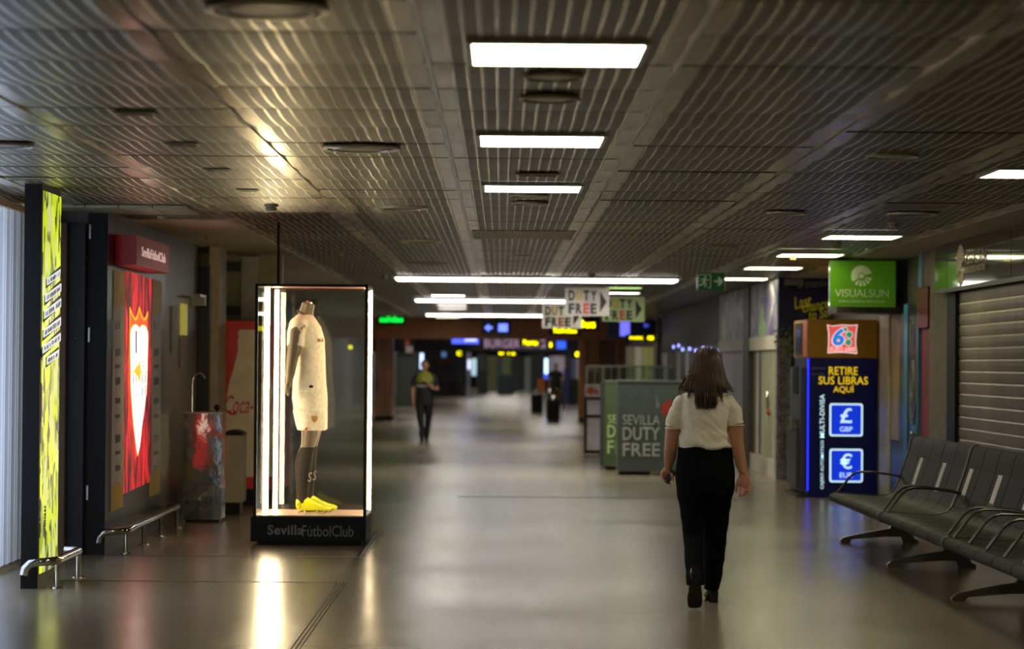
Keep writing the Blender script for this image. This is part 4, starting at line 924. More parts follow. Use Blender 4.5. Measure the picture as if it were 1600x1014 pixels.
o = part(None, 'display_stand', mat('stand_edge', (78, 80, 84), .5), lambda bm: box(bm, C[0]-w/2, C[0]+.5, 38.2, 38.7, 0, C[2]+h/2, .005)); tag(o, 'grey edge of a third stand behind the greenish lit one', 'display stand')
C, w, h = facing(914, 600, 945, 716, 42.2)
t = thing('shelf_unit', 'white panelled shelf unit with black frame beside the stands', 'shelf unit', (C[0], 42.4, 0))
zt = C[2]+h/2; x0, x1 = C[0]-w/2, C[0]+w/2+.15
part(t, 'frame', M_black, lambda bm: (box(bm, x0, x0+.035, 42.2, 42.6, .03, zt-.22), box(bm, x1-.03, x1, 42.2, 42.6, .03, zt-.22), *[box(bm, x0, x1, 42.2, 42.6, z, z+.04) for z in (.05, .67, zt-.27)]))
for z0, z1 in ((.1, .66), (.72, zt-.28)): part(t, 'pale_panel', mat('shelf_lilac', (225, 214, 216), .5, emit=.04), lambda bm: box(bm, x0+.04, x1-.04, 42.25, 42.5, z0, z1))
part(t, 'header_card', mat('shelf_header', (170, 160, 160), .5, var=.3, scale=14, emit=.08), lambda bm: box(bm, x0, x1, 42.2, 42.25, zt-.22, zt))
part(t, 'header_print', mat('header_orange', (190, 100, 60), .5, var=.4, scale=30), lambda bm: (disk(bm, (x0+.1, zt-.11), .07, 42.195), disk(bm, (x0+.2, zt-.13), .04, 42.195)))
# ---- shopfront with tall doors (right, beyond the kiosk)
SX = 3.88
M_frame = mat('shop_frame_cream', (190, 180, 165), .5); M_door = mat('door_grey_green', (165, 168, 135), .35); M_doorl = mat('door_lilac', (200, 192, 202), .35)
def shopfront(y0, y1, mdoor, label, panels):
    t = thing('shopfront', label, 'shopfront', (SX+.1, (y0+y1)/2, 0), None)
    part(t, 'plinth', M_frame, lambda bm: box(bm, SX, SX+.12, y0, y1, 0, .25))
    part(t, 'head_beam', M_frame, lambda bm: box(bm, SX-.02, SX+.12, y0, y1, 1.83, 2.03))
    part(t, 'backing', M_darkgrey, lambda bm: box(bm, SX+.1, SX+.12, y0, y1, .25, 1.83))
    n = len(panels); tot = sum(a for a, _ in panels); y = y1
    for a, m in panels:
        d = (y1-y0)*a/tot
        if m: part(t, 'door_panel', m, lambda bm: box(bm, SX+.05, SX+.09, y-d+.02, y-.02, .26, 1.82, .004))
        y -= d
    return t
M_olive = mat('door_olive', (128, 120, 58), .4)
t = shopfront(34.0, 37.6, M_door, 'nearer closed shopfront with grey green doors behind the woman', [(.35, M_olive), (.35, M_doorl), (.25, M_darkgrey), (.25, M_door), (1, M_door), (1, M_door)])
part(t, 'door_handle', M_polished, lambda bm: tube(bm, [(SX+.03, 35.35, .95), (SX+.02, 35.35, 1.25)], .02, 8))
part(t, 'door_lock', mat('lock_red', (150, 70, 40), .5), lambda bm: ball(bm, (SX+.04, 35.25, .92), .05))
t = shopfront(38.5, 42.9, M_doorl, 'farther closed shopfront with lilac white doors right of the woman head', [(.6, M_doorl), (1, M_doorl), (1, M_doorl), (1, M_doorl)])
wall('wall_right', mat('dark_patterned_column', (58, 52, 46), .5, var=.5, scale=12), SX-.03, SX+.12, 37.62, 38.48, 0, H-.02)
def skymat():
    m = bpy.data.materials.new('mural_blue_violet'); m.use_nodes = True; n = m.node_tree.nodes; L = m.node_tree.links
    b = n['Principled BSDF']; tc = n.new('ShaderNodeTexCoord'); mp = n.new('ShaderNodeMapping'); mp.inputs['Scale'].default_value = (1, .9, 1.1); mp.inputs['Rotation'].default_value = (.5, 0, 0)
    z = n.new('ShaderNodeTexNoise'); z.inputs['Scale'].default_value = 2.2; z.inputs['Detail'].default_value = 5; z.inputs['Distortion'].default_value = 1.3
    L.new(tc.outputs['Object'], mp.inputs[0]); L.new(mp.outputs[0], z.inputs['Vector'])
    r = n.new('ShaderNodeValToRGB'); e = r.color_ramp.elements; e[0].position = .38; e[0].color = S((62, 58, 128)); e[1].position = .7; e[1].color = S((205, 198, 196)); q_ = e.new(.55); q_.color = S((140, 132, 150))
    L.new(z.outputs['Fac'], r.inputs[0]); L.new(r.outputs[0], b.inputs['Base Color']); b.inputs['Roughness'].default_value = .45; return m
MU = skymat()
M_pattern = mat('tile_pattern', (96, 100, 92), .4, var=.55, scale=9)
for (y0, y1, l) in ((34.0, 37.6, 'nearer violet grey mural above the shopfront with fountain drawing'), (38.5, 42.9, 'farther blue violet mural above the lilac doors')):
    g = thing('wall_mural', l, 'mural', (SX, (y0+y1)/2, 2.03))
    part(g, 'board', MU, lambda bm: box(bm, SX, SX+.1, y0, y1, 2.035, H-.02))
    yc = (35.9 if y0 < 36 else 42.0)
    part(g, 'fountain_graphic', mat('fountain_green', (150, 175, 120), .5, emit=.03, var=.3, scale=14), lambda bm: prism(bm, [(yc-.45, 2.04), (yc-.4, 2.25), (yc-.25, 2.4), (yc-.3, 2.5), (yc-.1, 2.6), (yc, 2.66), (yc+.1, 2.6), (yc+.3, 2.5), (yc+.25, 2.4), (yc+.4, 2.25), (yc+.45, 2.04)], (SX-.006, 0, 0), (0, -1, 0), ZU, .006) if False else prism(bm, [(-yc-.45, 2.04), (-yc-.4, 2.2), (-yc-.22, 2.3), (-yc-.26, 2.4), (-yc-.1, 2.47), (-yc, 2.52), (-yc+.1, 2.47), (-yc+.26, 2.4), (-yc+.22, 2.3), (-yc+.4, 2.2), (-yc+.45, 2.04)], (SX-.006, 0, 0), (0, -1, 0), ZU, .006))
# navy end sign facing the hall
C, w, h = facing(1219, 437, 1299, 530, 33.85)
t = thing('last_chance_sign', 'navy sign with yellow script Last chance to Save, above the kiosk', 'sign', (C[0], 33.85, C[2]))
part(t, 'board', mat('sign_navy', (30, 32, 92), .45), lambda bm: box(bm, SX, SX+.74, 33.85, 33.97, 1.9, H-.02))
M_scr = mat('script_ochre', (250, 228, 40), .5, emit=.05)
for s, a in (('Last', (1240, 462, 1268, 481)), ('chance', (1253, 469, 1295, 485)), ('to Save', (1263, 481, 1306, 497))):
    c, ww, hh = facing(*a, 33.85); text(t, 'script_lettering', M_scr, s, (c[0], 33.845, c[2]), (cos(.2), 0, sin(.2)), (-sin(.2), 0, cos(.2)), ww, hh, shear=.3, bold=.01)
c, ww, hh = facing(1256, 437, 1288, 449, 33.85); text(t, 'pale_lettering', mat('sign_pale', (150, 150, 160), .5), '& titania', (c[0]-.03, 33.845, c[2]), (cos(.08), 0, sin(.08)), (-sin(.08), 0, cos(.08)), ww*1.4, hh, shear=.2, bold=.015)
cc = AT(1271, 478, 33.85)
part(t, 'ring_graphic', mat('ring_blue_grey', (70, 74, 110), .5), lambda bm: tube(bm, [(cc[0]+.21*cos(2*pi*k/40), 33.845, cc[1]+.21*sin(2*pi*k/40)) for k in range(41)], .006, 5))
part(t, 'cup_graphic', M_sock, lambda bm: prism(bm, [AT(a, b_, 33.85) for a, b_ in ((1232, 446), (1250, 446), (1247, 452), (1241, 454), (1235, 452))], (0, 33.845, 0), XR, ZU, .004))
part(t, 'cup_graphic', mat('sign_pale', (150, 150, 160)), lambda bm: prism(bm, [AT(a, b_, 33.85) for a, b_ in ((1225, 436), (1256, 436), (1256, 446), (1225, 446))], (0, 33.847, 0), XR, ZU, .002))
c0 = SX; wall('wall_right', mat('tile_pattern_column', (135, 130, 138), .4, var=.5, scale=14), SX-.02, SX+.18, 33.8, 34.0, 0, 1.98)
# painted scrolls on the tile column
def scroll(bm):
    for k in range(9):
        z = .15+k*.2; x = SX+.07
        for s in (-1, 1):
            tube(bm, [(x+s*(.01+.035*sin(pi*i/8)), 33.797, z+.16*i/8) for i in range(9)], .006, 5)
        ball(bm, (x, 33.797, z+.08), .014, .004, .02, 8, 6)
o = part(None, 'tile_decoration', mat('scroll_ink', (40, 38, 52), .5), scroll); tag(o, 'dark scroll ornaments on the tiled column beside the kiosk', 'decoration')
def leaves(bm):
    rr = random.Random(9)
    for k in range(60):
        x = rr.uniform(SX-.02, SX+.27); z = rr.uniform(1.72, 2.16)-abs(x-SX-.1)*.3; a = rr.uniform(0, 2*pi); l = rr.uniform(.03, .07)
        c_, s_ = cos(a), sin(a)
        P = [(x, z), (x+l*.5*c_-l*.25*s_, z+l*.5*s_+l*.25*c_), (x+l*c_, z+l*s_), (x+l*.5*c_+l*.25*s_, z+l*.5*s_-l*.25*c_)]
        prism(bm, P, (0, 33.79+rr.uniform(-.04, 0), 0), XR, ZU, .003)
g = thing('leaf_decoration', 'green leaf and flower decoration at the top of the tiled column', 'decoration', (SX+.1, 33.78, 1.7)); part(g, 'leaves', mat('leaf_olive', (100, 128, 72), .6, var=.5), leaves); 
def fl_(bm):
    rr = random.Random(19)
    for k in range(14): ball(bm, (rr.uniform(SX, SX+.25), 33.74, rr.uniform(1.72, 2.05)), .018, .008, .018, 8, 6)
part(g, 'flowers', mat('flower_cream', (150, 145, 110), .6), fl_)
# glazed far right shopfront below the dark wall
def far_glazing():
    t = thing('glazed_partition', 'far row of pale glossy glass panels below the dark wall', 'partition', (4.0, 51, 0))
    rr = random.Random(4); y = 43.1
    ms = [mat('glz_a', (190, 182, 186), .15), mat('glz_b', (110, 105, 110), .12), mat('glz_c', (240, 235, 245), .18, emit=.06), mat('glz_d', (60, 57, 58), .12)]  # palest panel carries a faint added glow to brighten the stripes
    part(t, 'sill', M_darkgrey, lambda bm: box(bm, 3.96, 4.1, 43, 60, 0, .1)); part(t, 'head', M_darkgrey, lambda bm: box(bm, 3.96, 4.1, 43, 60, 1.9, 1.98))
    while y < 59.5:
        w_ = rr.choice((.5, .9, 1.3)); part(t, 'glass_panel', rr.choice(ms), lambda bm: box(bm, 4.0, 4.04, y, y+w_-.06, .1, 1.9)); part(t, 'mullion', M_steel, lambda bm: box(bm, 3.97, 4.06, y+w_-.06, y+w_, .1, 1.9)); y += w_
far_glazing()
for k, (px, py) in enumerate(((1052, 542), (1060, 540), (1066, 546), (1077, 545), (1087, 548), (1098, 544), (1110, 546))):
    yy, z = ONX(px, py, 3.9)
    X, Z = AT(px, py, 44+k*.0+0)
    Y = 3.92/( (px-783)/F ); Y = min(max(Y, 43.5), 59); Z = AT(px, py, Y)[1]
    o = part(None, 'spot_lamp', glow('spot_blue_white', (150, 160, 255), 3.5), lambda bm: ball(bm, (3.93, Y, Z), .022, .022, .035, 10, 8)); tag(o, 'small bluish white spot lamp in the row along the far right glass', 'lamp', 'bluish lamps along the far right glass')
o = part(None, 'small_sign', glow('sign_lime', (190, 190, 20), .9), lambda bm: box(bm, AT(1090, 500, 50)[0], AT(1094, 500, 50)[0], 50, 50.05, AT(1090, 527, 50)[1], AT(1090, 511, 50)[1])); tag(o, 'tiny yellow green upright sign on the dark far right wall', 'sign')
# ================================================================== WAITING BENCH
M_seat = mat('seat_charcoal', (28, 26, 23), .55, spec=.3, var=.08); M_rim = mat('bench_metal', (88, 82, 70), .35, .15); M_arm = mat('armrest_metal', (84, 78, 70), .32, .6)
PROF = [(3.03, .345), (3.005, .365), (3.0, .39), (3.012, .415), (3.045, .428), (3.15, .425), (3.3, .412), (3.42, .404), (3.5, .408), (3.56, .43), (3.60, .475), (3.635, .56), (3.665, .65), (3.695, .74), (3.715, .80), (3.733, .87), (3.748, .93), (3.77, .962), (3.80, .965), (3.815, .945)]
PROF = [(a+.05, b_) for a, b_ in PROF]
def profile_strip(bm, y0, y1, off=0.0, th=.02, pr=PROF):
    n = len(pr); N = []
    for i in range(n):
        a = Vector(pr[max(i-1, 0)]); b_ = Vector(pr[min(i+1, n-1)]); d = (b_-a).normalized(); N.append(Vector((d.y, -d.x)))
    out = [(pr[i][0]-N[i].x*off, pr[i][1]-N[i].y*off) for i in range(n)]; inn = [(pr[i][0]+N[i].x*th, pr[i][1]+N[i].y*th) for i in range(n)]
    loop = out+inn[::-1]
    A = [bm.verts.new((x, y0, z)) for x, z in loop]; B = [bm.verts.new((x, y1, z)) for x, z in loop]; m = len(loop)
    for i in range(m):
        f = bm.faces.new((A[i], A[(i+1) % m], B[(i+1) % m], B[i])); f.smooth = True
    for i in range(n-1):
        bm.faces.new((A[i], A[m-1-i], A[m-2-i], A[i+1])); bm.faces.new((B[i], B[i+1], B[m-2-i], B[m-1-i]))
t = thing('waiting_bench', 'long row of joined dark grey waiting seats with curved armrests', 'bench', (3.4, 18.0, 0))
JO = [22.35, 19.52, 16.68, 13.85]
def crest(y): return y
for s in range(3):
    ya, yb = JO[s]-.03, JO[s+1]+.03
    n = 5; w = (ya-yb)/n
    for k in range(n):
        y1 = ya-k*w-.008; y0 = ya-(k+1)*w+.008
        st_ = part(t, 'seat', M_seat, lambda bm: profile_strip(bm, y0, y1), 'dark grey curved seat and back panel')
        part(st_, 'seam_line', M_rim, lambda bm: [box(bm, PROF[i][0]-.004, PROF[i][0]+.006, y0, y1, PROF[i][1]-.001, PROF[i][1]+.002) for i in (14, 10)])
        if k in ((1, 3) if s == 0 else (0, 2, 4)):
            a_, b_ = PROF[11], PROF[14]
            def stk(bm):
                d = Vector((b_[0]-a_[0], b_[1]-a_[1])); L_ = d.length; d.normalize()
                ym = (y0+y1)/2+.05
                O = Vector((a_[0]-.004, ym, a_[1]-.01)); prism(bm, [(-.075, 0), (.075, 0), (.075, L_), (-.075, L_)], O+Vector((-.002, 0, 0)), (0, -1, 0), (d.x, 0, d.y), .002)
            sk = part(st_, 'sticker', mat('sticker_pale', (235, 228, 216), .5), stk, 'pale upright paper strip')
            def g2(bm):
                d = Vector((b_[0]-a_[0], b_[1]-a_[1])).normalized(); ym = (y0+y1)/2+.05
                prism(bm, [(-.075, 0), (.075, 0), (.075, .03), (-.075, .03)], Vector((a_[0]-.008, ym, a_[1]-.01)), (0, -1, 0), (d.x, 0, d.y), .001)
            if s: part(sk, 'green_tip', mat('sticker_green', (70, 110, 30), .5), g2)
    for y in (ya+.004, yb-.012):
        part(t, 'end_rim', M_rim, lambda bm: profile_strip(bm, y-.006, y+.012, off=.008, th=.03), 'metal rim at the seat end')
part(t, 'beam', M_rim, lambda bm: box(bm, 3.5, 3.6, 13.9, 22.3, .31, .37, .006))
LEG = [(3.10, 0), (3.18, 0), (3.20, .03), (3.5, .055), (3.64, .055), (3.66, .0), (3.80, 0), (3.80, .025), (3.765, .04), (3.74, .09), (3.69, .2), (3.67, .31), (3.66, .35), (3.49, .35), (3.50, .31), (3.565, .26), (3.575, .18), (3.54, .13), (3.42, .11), (3.25, .075), (3.12, .045), (3.09, .02)]
for y in (22.05, 19.38, 16.62, 13.95):
    part(t, 'leg', M_rim, lambda bm: prism(bm, LEG, (0, y-.035, 0), XR, ZU, -.07))
def arm(y):
    pts = [(a+.05, y, z) for a, z in ((3.06, .43), (3.10, .485), (3.17, .575), (3.215, .612), (3.27, .628), (3.4, .625), (3.55, .605), (3.66, .585), (3.69, .57))]
    part(t, 'armrest', M_arm, lambda bm: tube(bm, pts, [(.018, .011)]*len(pts), 10, up=(0, 1, 0)))
for y in (22.28, 19.62, 19.40, 16.80, 16.56, 16.02, 15.46, 14.9, 14.36): arm(y)
# ================================================================== FLOOR DETAILS
for (ya, yb, n_) in ((13.2, 17.6, 40), (19.95, 22.97, 41)):
    bm = BM()
    for x in (-1.165, -1.14, -1.115): box(bm, x-.004, x+.004, ya, yb, 0, .006)
    struct(obj('trim_%d' % n_, bm, M_steel))
    bm = BM(); box(bm, -1.175, -1.105, ya, yb, 0, .002); struct(obj('trim_%d' % (n_+10), bm, M_black))
bm = BM(); box(bm, -.5, 3.0, 28.95, 29.02, 0, .003); struct(obj('trim_60', bm, mat('joint_dark', (50, 44, 38), .5)))
bm = BM(); box(bm, -3.2, -1.16, 19.88, 19.91, 0, .002); box(bm, -3.2, -1.16, 17.58, 17.61, 0, .002); struct(obj('trim_61', bm, mat('joint_dark', (50, 44, 38))))
X, Y = ONZ(1151, 819, 0); o = part(None, 'paper_scrap', M_white, lambda bm: prism(bm, [(X-.03, Y-.02), (X+.03, Y-.03), (X+.025, Y+.03), (X-.02, Y+.02)], (0, 0, .003), (1, 0, 0), (0, 1, 0), .002)); tag(o, 'tiny pale scrap on the floor right of the woman', 'scrap')
# ================================================================== FAR HALL
def fbox(nm, m, px0, py0, px1, py1, Y, lab, cat, d=.1, floor_=False, group=None, parent=None):
    C, w, h = facing(px0, py0, px1, py1, Y)
    z0 = 0 if floor_ else C[2]-h/2
    o = part(parent, nm, m, lambda bm: box(bm, C[0]-w/2, C[0]+w/2, Y, Y+d, z0, C[2]+h/2))
    if parent is None: tag(o, lab, cat, group)
    return o
# green LED board
C, w, h = facing(590, 488, 633, 507, 64)
t = thing('led_board', 'black display board with glowing green lettering at far left', 'led sign', (C[0], 64, C[2]))
part(t, 'housing', M_black, lambda bm: (box(bm, C[0]-w/2, C[0]+w/2, 64, 64.2, C[2]-h/2, C[2]+h/2), box(bm, C[0]-.02, C[0]+.02, 64.05, 64.1, C[2]+h/2, H)))
text(t, 'lettering', glow('led_green', (10, 235, 70), 2.2), 'salidas', (C[0], 63.99, C[2]-.02), XR, ZU, w*.85, h*.5, bold=.02)
# pillars
M_pbrown = mat('pillar_brown_stone', (150, 104, 74), .3, var=.5, scale=3, stretch=(1, 1, .3))
def pillar(px0, px1, Y, l, m=M_pbrown, top=2.27):
    x0 = AT(px0, 560, Y)[0]; x1 = AT(px1, 560, Y)[0]
    t = thing('pillar', l, 'pillar', ((x0+x1)/2, Y+.3, 0))
    part(t, 'shaft', m, lambda bm: box(bm, x0, x1, Y, Y+.6, .1, top-.001, .01)); part(t, 'base', M_black, lambda bm: box(bm, x0-.01, x1+.01, Y-.01, Y+.61, 0, .1))
pillar(586, 601, 67.1, 'brown stone pillar left under the green board'); pillar(603, 614, 67.3, 'second brown stone pillar right beside the first under the green board')
pillar(905, 916, 67.2, 'orange brown pillar at the right end of the brown beam', mat('pillar_orange_brown', (180, 112, 62), .45, var=.2))
# brown wood wall right with dark recesses
t = thing('wood_partition', 'brown wood panelled wall behind the duty free stands', 'partition', (2.9, 67.6, 0))
x0 = AT(916, 560, 67.5)[0]; x1 = AT(978, 560, 67.5)[0]
part(t, 'back_panel', mat('wood_dark', (96, 64, 44), .5, var=.3, stretch=(5, 5, .5)), lambda bm: box(bm, x0, x1, 67.5, 67.7, 0, 2.27))
for a, b_ in ((918, 936), (962, 968), (971, 975)):
    xa, xb = AT(a, 560, 67.4)[0], AT(b_, 560, 67.4)[0]; part(t, 'wood_slab', mat('wood_mid', (160, 108, 72), .5, var=.2, stretch=(5, 5, .5)), lambda bm: box(bm, xa, xb, 67.4, 67.5, 0, 2.25))
# cream curtains
t = thing('curtain_row', 'pale yellowish curtains beyond the duty free stands', 'curtain', (3.9, 68, 0))
def curt(bm, x0, x1, z0, z1, Y):
    n = int((x1-x0)/.03); A = []
    for k in range(n+1):
        x = x0+(x1-x0)*k/n; A.append((bm.verts.new((x, Y+.03*sin(k*1.6), z0)), bm.verts.new((x, Y+.03*sin(k*1.6+.3), z1))))
    for k in range(n): f = bm.faces.new((A[k][0], A[k+1][0], A[k+1][1], A[k][1])); f.smooth = True
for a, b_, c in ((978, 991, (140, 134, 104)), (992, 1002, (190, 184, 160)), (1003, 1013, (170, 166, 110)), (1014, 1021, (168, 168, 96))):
    part(t, 'curtain_panel', mat('curtain_%d' % a, c, .8, emit=.26), lambda bm: curt(bm, AT(a, 560, 68)[0], AT(b_, 560, 68)[0], .1, 2.1, 68))  # faint glow put into the cloth for the light on it
part(t, 'curtain_rail', M_steel, lambda bm: box(bm, AT(976, 560, 68)[0], AT(1022, 560, 68)[0], 67.95, 68.05, 2.1, 2.16))
fbox('post', mat('post_grey', (120, 112, 104), .5), 1026, 495, 1033, 640, 60.5, 'pale grey post at the far end of the dark right wall', 'post', .2, True)
# blue overhead boards on the right
C, w, h = facing(950, 500, 1026, 533, 62)
t = thing('overhead_board', 'navy overhead board with blue lit square behind greenish sign', 'overhead sign', (C[0], 62, C[2]))
part(t, 'board', mat('board_navy', (14, 20, 48), .4, emit=.1), lambda bm: (box(bm, C[0]-w/2, C[0]+w/2, 62, 62.15, C[2]-h/2+.05, C[2]+h/2), box(bm, C[0]-.03, C[0]+.03, 62.05, 62.1, C[2]+h/2, H)))
fbox('lit_square', glow('lit_blue', (110, 110, 250), 1.3), 969, 503, 984, 525, 61.98, '', '', .02, parent=t)
fbox('lit_strip', glow('lit_blue2', (60, 70, 200), 1.2), 1006, 506, 1015, 511, 61.98, '', '', .02, parent=t)
M_yel = glow('lit_yellow', (250, 235, 0), 4.0)
def lit_text(s, a, Y, m, l, cat='lit sign', back=True, group=None):
    C, w, h = facing(*a, Y)
    t = thing('lit_sign', l, cat, (C[0], Y, C[2]), group)
    if back: part(t, 'panel', M_black, lambda bm: box(bm, C[0]-w/2-.1, C[0]+w/2+.1, Y+.02, Y+.15, C[2]-h/2-.06, C[2]+h/2+.06))
    text(t, 'lettering', m, s, (C[0], Y, C[2]), XR, ZU, w, h, bold=.01)
    top = 2.27 if Y < 67 else 2.62
    for s_ in (-.3, .3):
        if C[2]+h/2+.06 < (H if Y < 67 else 4.2): part(t, 'hanger', M_black, lambda bm: tube(bm, [(C[0]+s_*w, Y+.08, C[2]+h/2+.06), (C[0]+s_*w, Y+.08, H if Y < 67 else 4.2)], .02, 5))
    return t
lit_text('PARK', (984, 526, 1005, 530), 61.5, M_yel, 'short glowing yellow lettering under the blue boards')
lit_text('00', (1012, 525, 1021, 531), 61.2, M_yel, 'small glowing yellow pair right of the short yellow lettering')
lit_text('Salidas', (865, 513, 901, 520), 58, M_yel, 'glowing yellow lettering under the lowest duty free sign')
lit_text('Bus', (904, 500, 930, 512), 57, M_yel, 'larger glowing yellow lettering right of the duty free signs')
lit_text('Puertas', (818, 531, 840, 539), 88, M_yel, 'glowing yellow lettering over the far shop name')
lit_text('B 12', (780, 546, 805, 554), 100, M_yel, 'glowing yellow pair of marks below the far shop name')
lit_text('i', (859, 535, 862, 542), 90, M_yel, 'tiny yellow dot left of the far blue board', back=False)
lit_text('C', (714, 549, 721, 555), 95, M_yel, 'yellow round mark left of the far hall', back=False)
lit_text('oo', (899, 550, 911, 557), 80, M_yel, 'small yellow double mark beside the orange brown pillar', back=False)
lit_text('o', (545, 540, 550, 545), 80, M_yel, 'faint yellow mark seen beyond the showcase', back=False)
# arrow and square sign before the brown beam
C, w, h = facing(752, 499, 800, 525, 63)
t = thing('direction_sign', 'black hanging sign with blue arrow and blue square', 'direction sign', (C[0], 63, C[2]))
part(t, 'board', M_black, lambda bm: (box(bm, C[0]-w/2, C[0]+w/2, 63, 63.15, C[2]-h/2, C[2]+h/2), box(bm, C[0]-.03, C[0]+.03, 63.05, 63.1, C[2]+h/2, H)))
M_bl = glow('lit_blue_arrow', (96, 120, 255), 2.2)
part(t, 'arrow', M_bl, lambda bm: prism(bm, [AT(a, b_, 63) for a, b_ in ((757, 512), (764, 506), (764, 510), (769, 510), (769, 514), (764, 514), (764, 518))], (0, 62.99, 0), XR, ZU, .01))
fbox('lit_square', M_bl, 779, 506, 793, 518, 62.98, '', '', .02, parent=t)
# blue / white sign left
C, w, h = facing(706, 526, 748, 537, 85)
t = thing('overhead_board', 'blue lit overhead board with pale lettering left of the far shop name', 'overhead sign', (C[0], 85, C[2]))
part(t, 'board', glow('board_blue_lit', (60, 80, 220), 1.6), lambda bm: (box(bm, C[0]-w/2, C[0]+w/2, 85, 85.15, C[2]-h/2, C[2]+h/2), box(bm, C[0]-.03, C[0]+.03, 85.05, 85.1, C[2]+h/2, 4.2)))
text(t, 'lettering', glow('board_white_lit', (225, 230, 255), 2.5), 'OPEN', (C[0]+w*.2, 84.98, C[2]+.03), XR, ZU, w*.42, h*.5, bold=.02)
fbox('overhead_board', glow('board_blue_lit2', (50, 90, 230), 1.5), 864, 533, 884, 545, 97.3, 'bright blue overhead board right of the far shop name', 'overhead sign', .15)
t = lit_text('BURGER KING', (757, 530, 852, 544), 95, glow('store_pale_letters', (170, 140, 165), .8), 'large pale shop name letters across the far hall', back=False)
part(t, 'fascia', mat('far_fascia', (48, 40, 46), .5), lambda bm: box(bm, AT(735, 540, 95)[0], AT(870, 540, 95)[0], 95.05, 95.4, AT(800, 548, 95)[1], AT(800, 527, 95)[1]))
# far walls, counters and lit things
fbox('far_door_panel', mat('door_grey_olive', (66, 70, 62), .5), 619, 553, 650, 632, 88, 'grey olive tall door panel left of the guard', 'panel', .3, True)
t = thing('picture_panel', 'far picture panel with pale and orange shapes above the grey door', 'picture', (-3.6, 87, 2))
C, w, h = facing(622, 525, 647, 552, 87.8)
part(t, 'board', M_black, lambda bm: box(bm, C[0]-w/2, C[0]+w/2, 87.8, 87.9, C[2]-h/2, C[2]+h/2))
fbox('print_white', mat('print_white', (150, 140, 130), .5, emit=.15), 634, 541, 645, 551, 87.78, '', '', .02, parent=t); fbox('print_orange', mat('print_orange', (130, 60, 30), .5, emit=.1), 633, 530, 640, 541, 87.78, '', '', .02, parent=t)
fbox('lit_column', glow('lit_cool_column', (190, 210, 255), 2.4), 656.5, 552, 661, 576, 110, 'slim cool white lit column left of the guard head', 'lit panel', .3)
fbox('far_pale_post', mat('post_pale', (110, 112, 116), .5), 650, 540, 655, 600, 112, 'dim grey post beside the slim lit column', 'post', .3, True)
t = thing('far_shop', 'dark closed shop left of the far floor with dim shelves', 'shop', (-2.4, 118, 0))
fbox('shop_wall', mat('shop_wall_dark', (34, 28, 28), .4), 655, 538, 728, 617, 118, '', '', 1.0, True, parent=t)
fbox('shop_counter', mat('shop_counter_brown', (44, 32, 28), .4), 678, 602, 728, 619, 117.5, '', '', .4, True, parent=t)
fbox('shop_shelf', mat('shop_shelf_red', (80, 46, 40), .5, var=.5), 684, 558, 708, 570, 117.8, '', '', .1, parent=t)
for k in range(5): fbox('shop_shelf', mat('shop_shelf_grey', (62, 60, 60), .5), 688+k*7, 580, 693+k*7, 600, 117.8, '', '', .1, parent=t)
fbox('shop_screen', glow('far_screen', (90, 120, 170), .7), 690, 548, 697, 558, 117.8, '', '', .1, parent=t)
fbox('far_pale_post', mat('post_lilac', (130, 124, 136), .5, emit=.05), 729.5, 537, 735, 612, 116, 'lilac grey post at the right edge of the dark far shop', 'post', .4, True)
for (a, m, l) in (((731, 562, 735, 577), glow('lit_white_small', (215, 215, 250), 1.6), 'small white lit patch on the lilac post'), ((737, 560, 744, 587), glow('lit_blue_white', (170, 200, 215), 1.0), 'pale blue lit column right of the lilac post')):
    fbox('lit_column', m, *a, 115.5, l, 'lit panel', .2)
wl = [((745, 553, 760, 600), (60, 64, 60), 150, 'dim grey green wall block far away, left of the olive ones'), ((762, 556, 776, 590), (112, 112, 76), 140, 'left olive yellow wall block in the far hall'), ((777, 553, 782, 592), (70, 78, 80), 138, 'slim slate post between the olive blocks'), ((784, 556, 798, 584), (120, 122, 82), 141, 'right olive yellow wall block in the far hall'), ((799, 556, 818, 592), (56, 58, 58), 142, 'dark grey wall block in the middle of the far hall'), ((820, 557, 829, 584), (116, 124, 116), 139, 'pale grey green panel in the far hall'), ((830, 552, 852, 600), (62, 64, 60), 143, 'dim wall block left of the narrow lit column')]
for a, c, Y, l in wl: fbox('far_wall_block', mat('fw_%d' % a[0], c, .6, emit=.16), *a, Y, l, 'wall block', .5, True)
fbox('far_counter', mat('far_counter_teal', (34, 46, 50), .5), 778, 584, 804, 597, 125, 'dark teal counter low in the far hall', 'counter', .8, True)
fbox('far_counter', mat('far_counter_dark', (40, 46, 42), .5), 746, 578, 762, 590, 128, 'dark counter at the left of the far hall', 'counter', .8, True)
fbox('lit_column', glow('lit_cyan_col', (180, 215, 255), 2.6), 851, 560, 856, 584, 84, 'narrow cool white lit column behind the orange stand', 'lit panel', .2)
fbox('lit_column', glow('lit_blue_base', (60, 80, 220), 1.2), 850, 584, 856, 592, 83.9, 'short blue lit foot under the narrow white column', 'lit panel', .2)
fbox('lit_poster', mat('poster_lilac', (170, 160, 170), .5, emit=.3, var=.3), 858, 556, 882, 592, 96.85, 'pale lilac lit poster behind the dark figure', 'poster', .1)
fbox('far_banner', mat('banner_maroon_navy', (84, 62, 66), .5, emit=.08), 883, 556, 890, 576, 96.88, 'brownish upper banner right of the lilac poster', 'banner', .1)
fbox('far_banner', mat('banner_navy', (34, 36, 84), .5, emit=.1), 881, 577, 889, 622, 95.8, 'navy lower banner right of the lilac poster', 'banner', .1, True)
fbox('far_banner', mat('banner_blue_grey', (84, 100, 130), .5, emit=.12), 892, 560, 899, 592, 96.88, 'blue grey banner left of the pale one by the brown pillar', 'banner', .1)
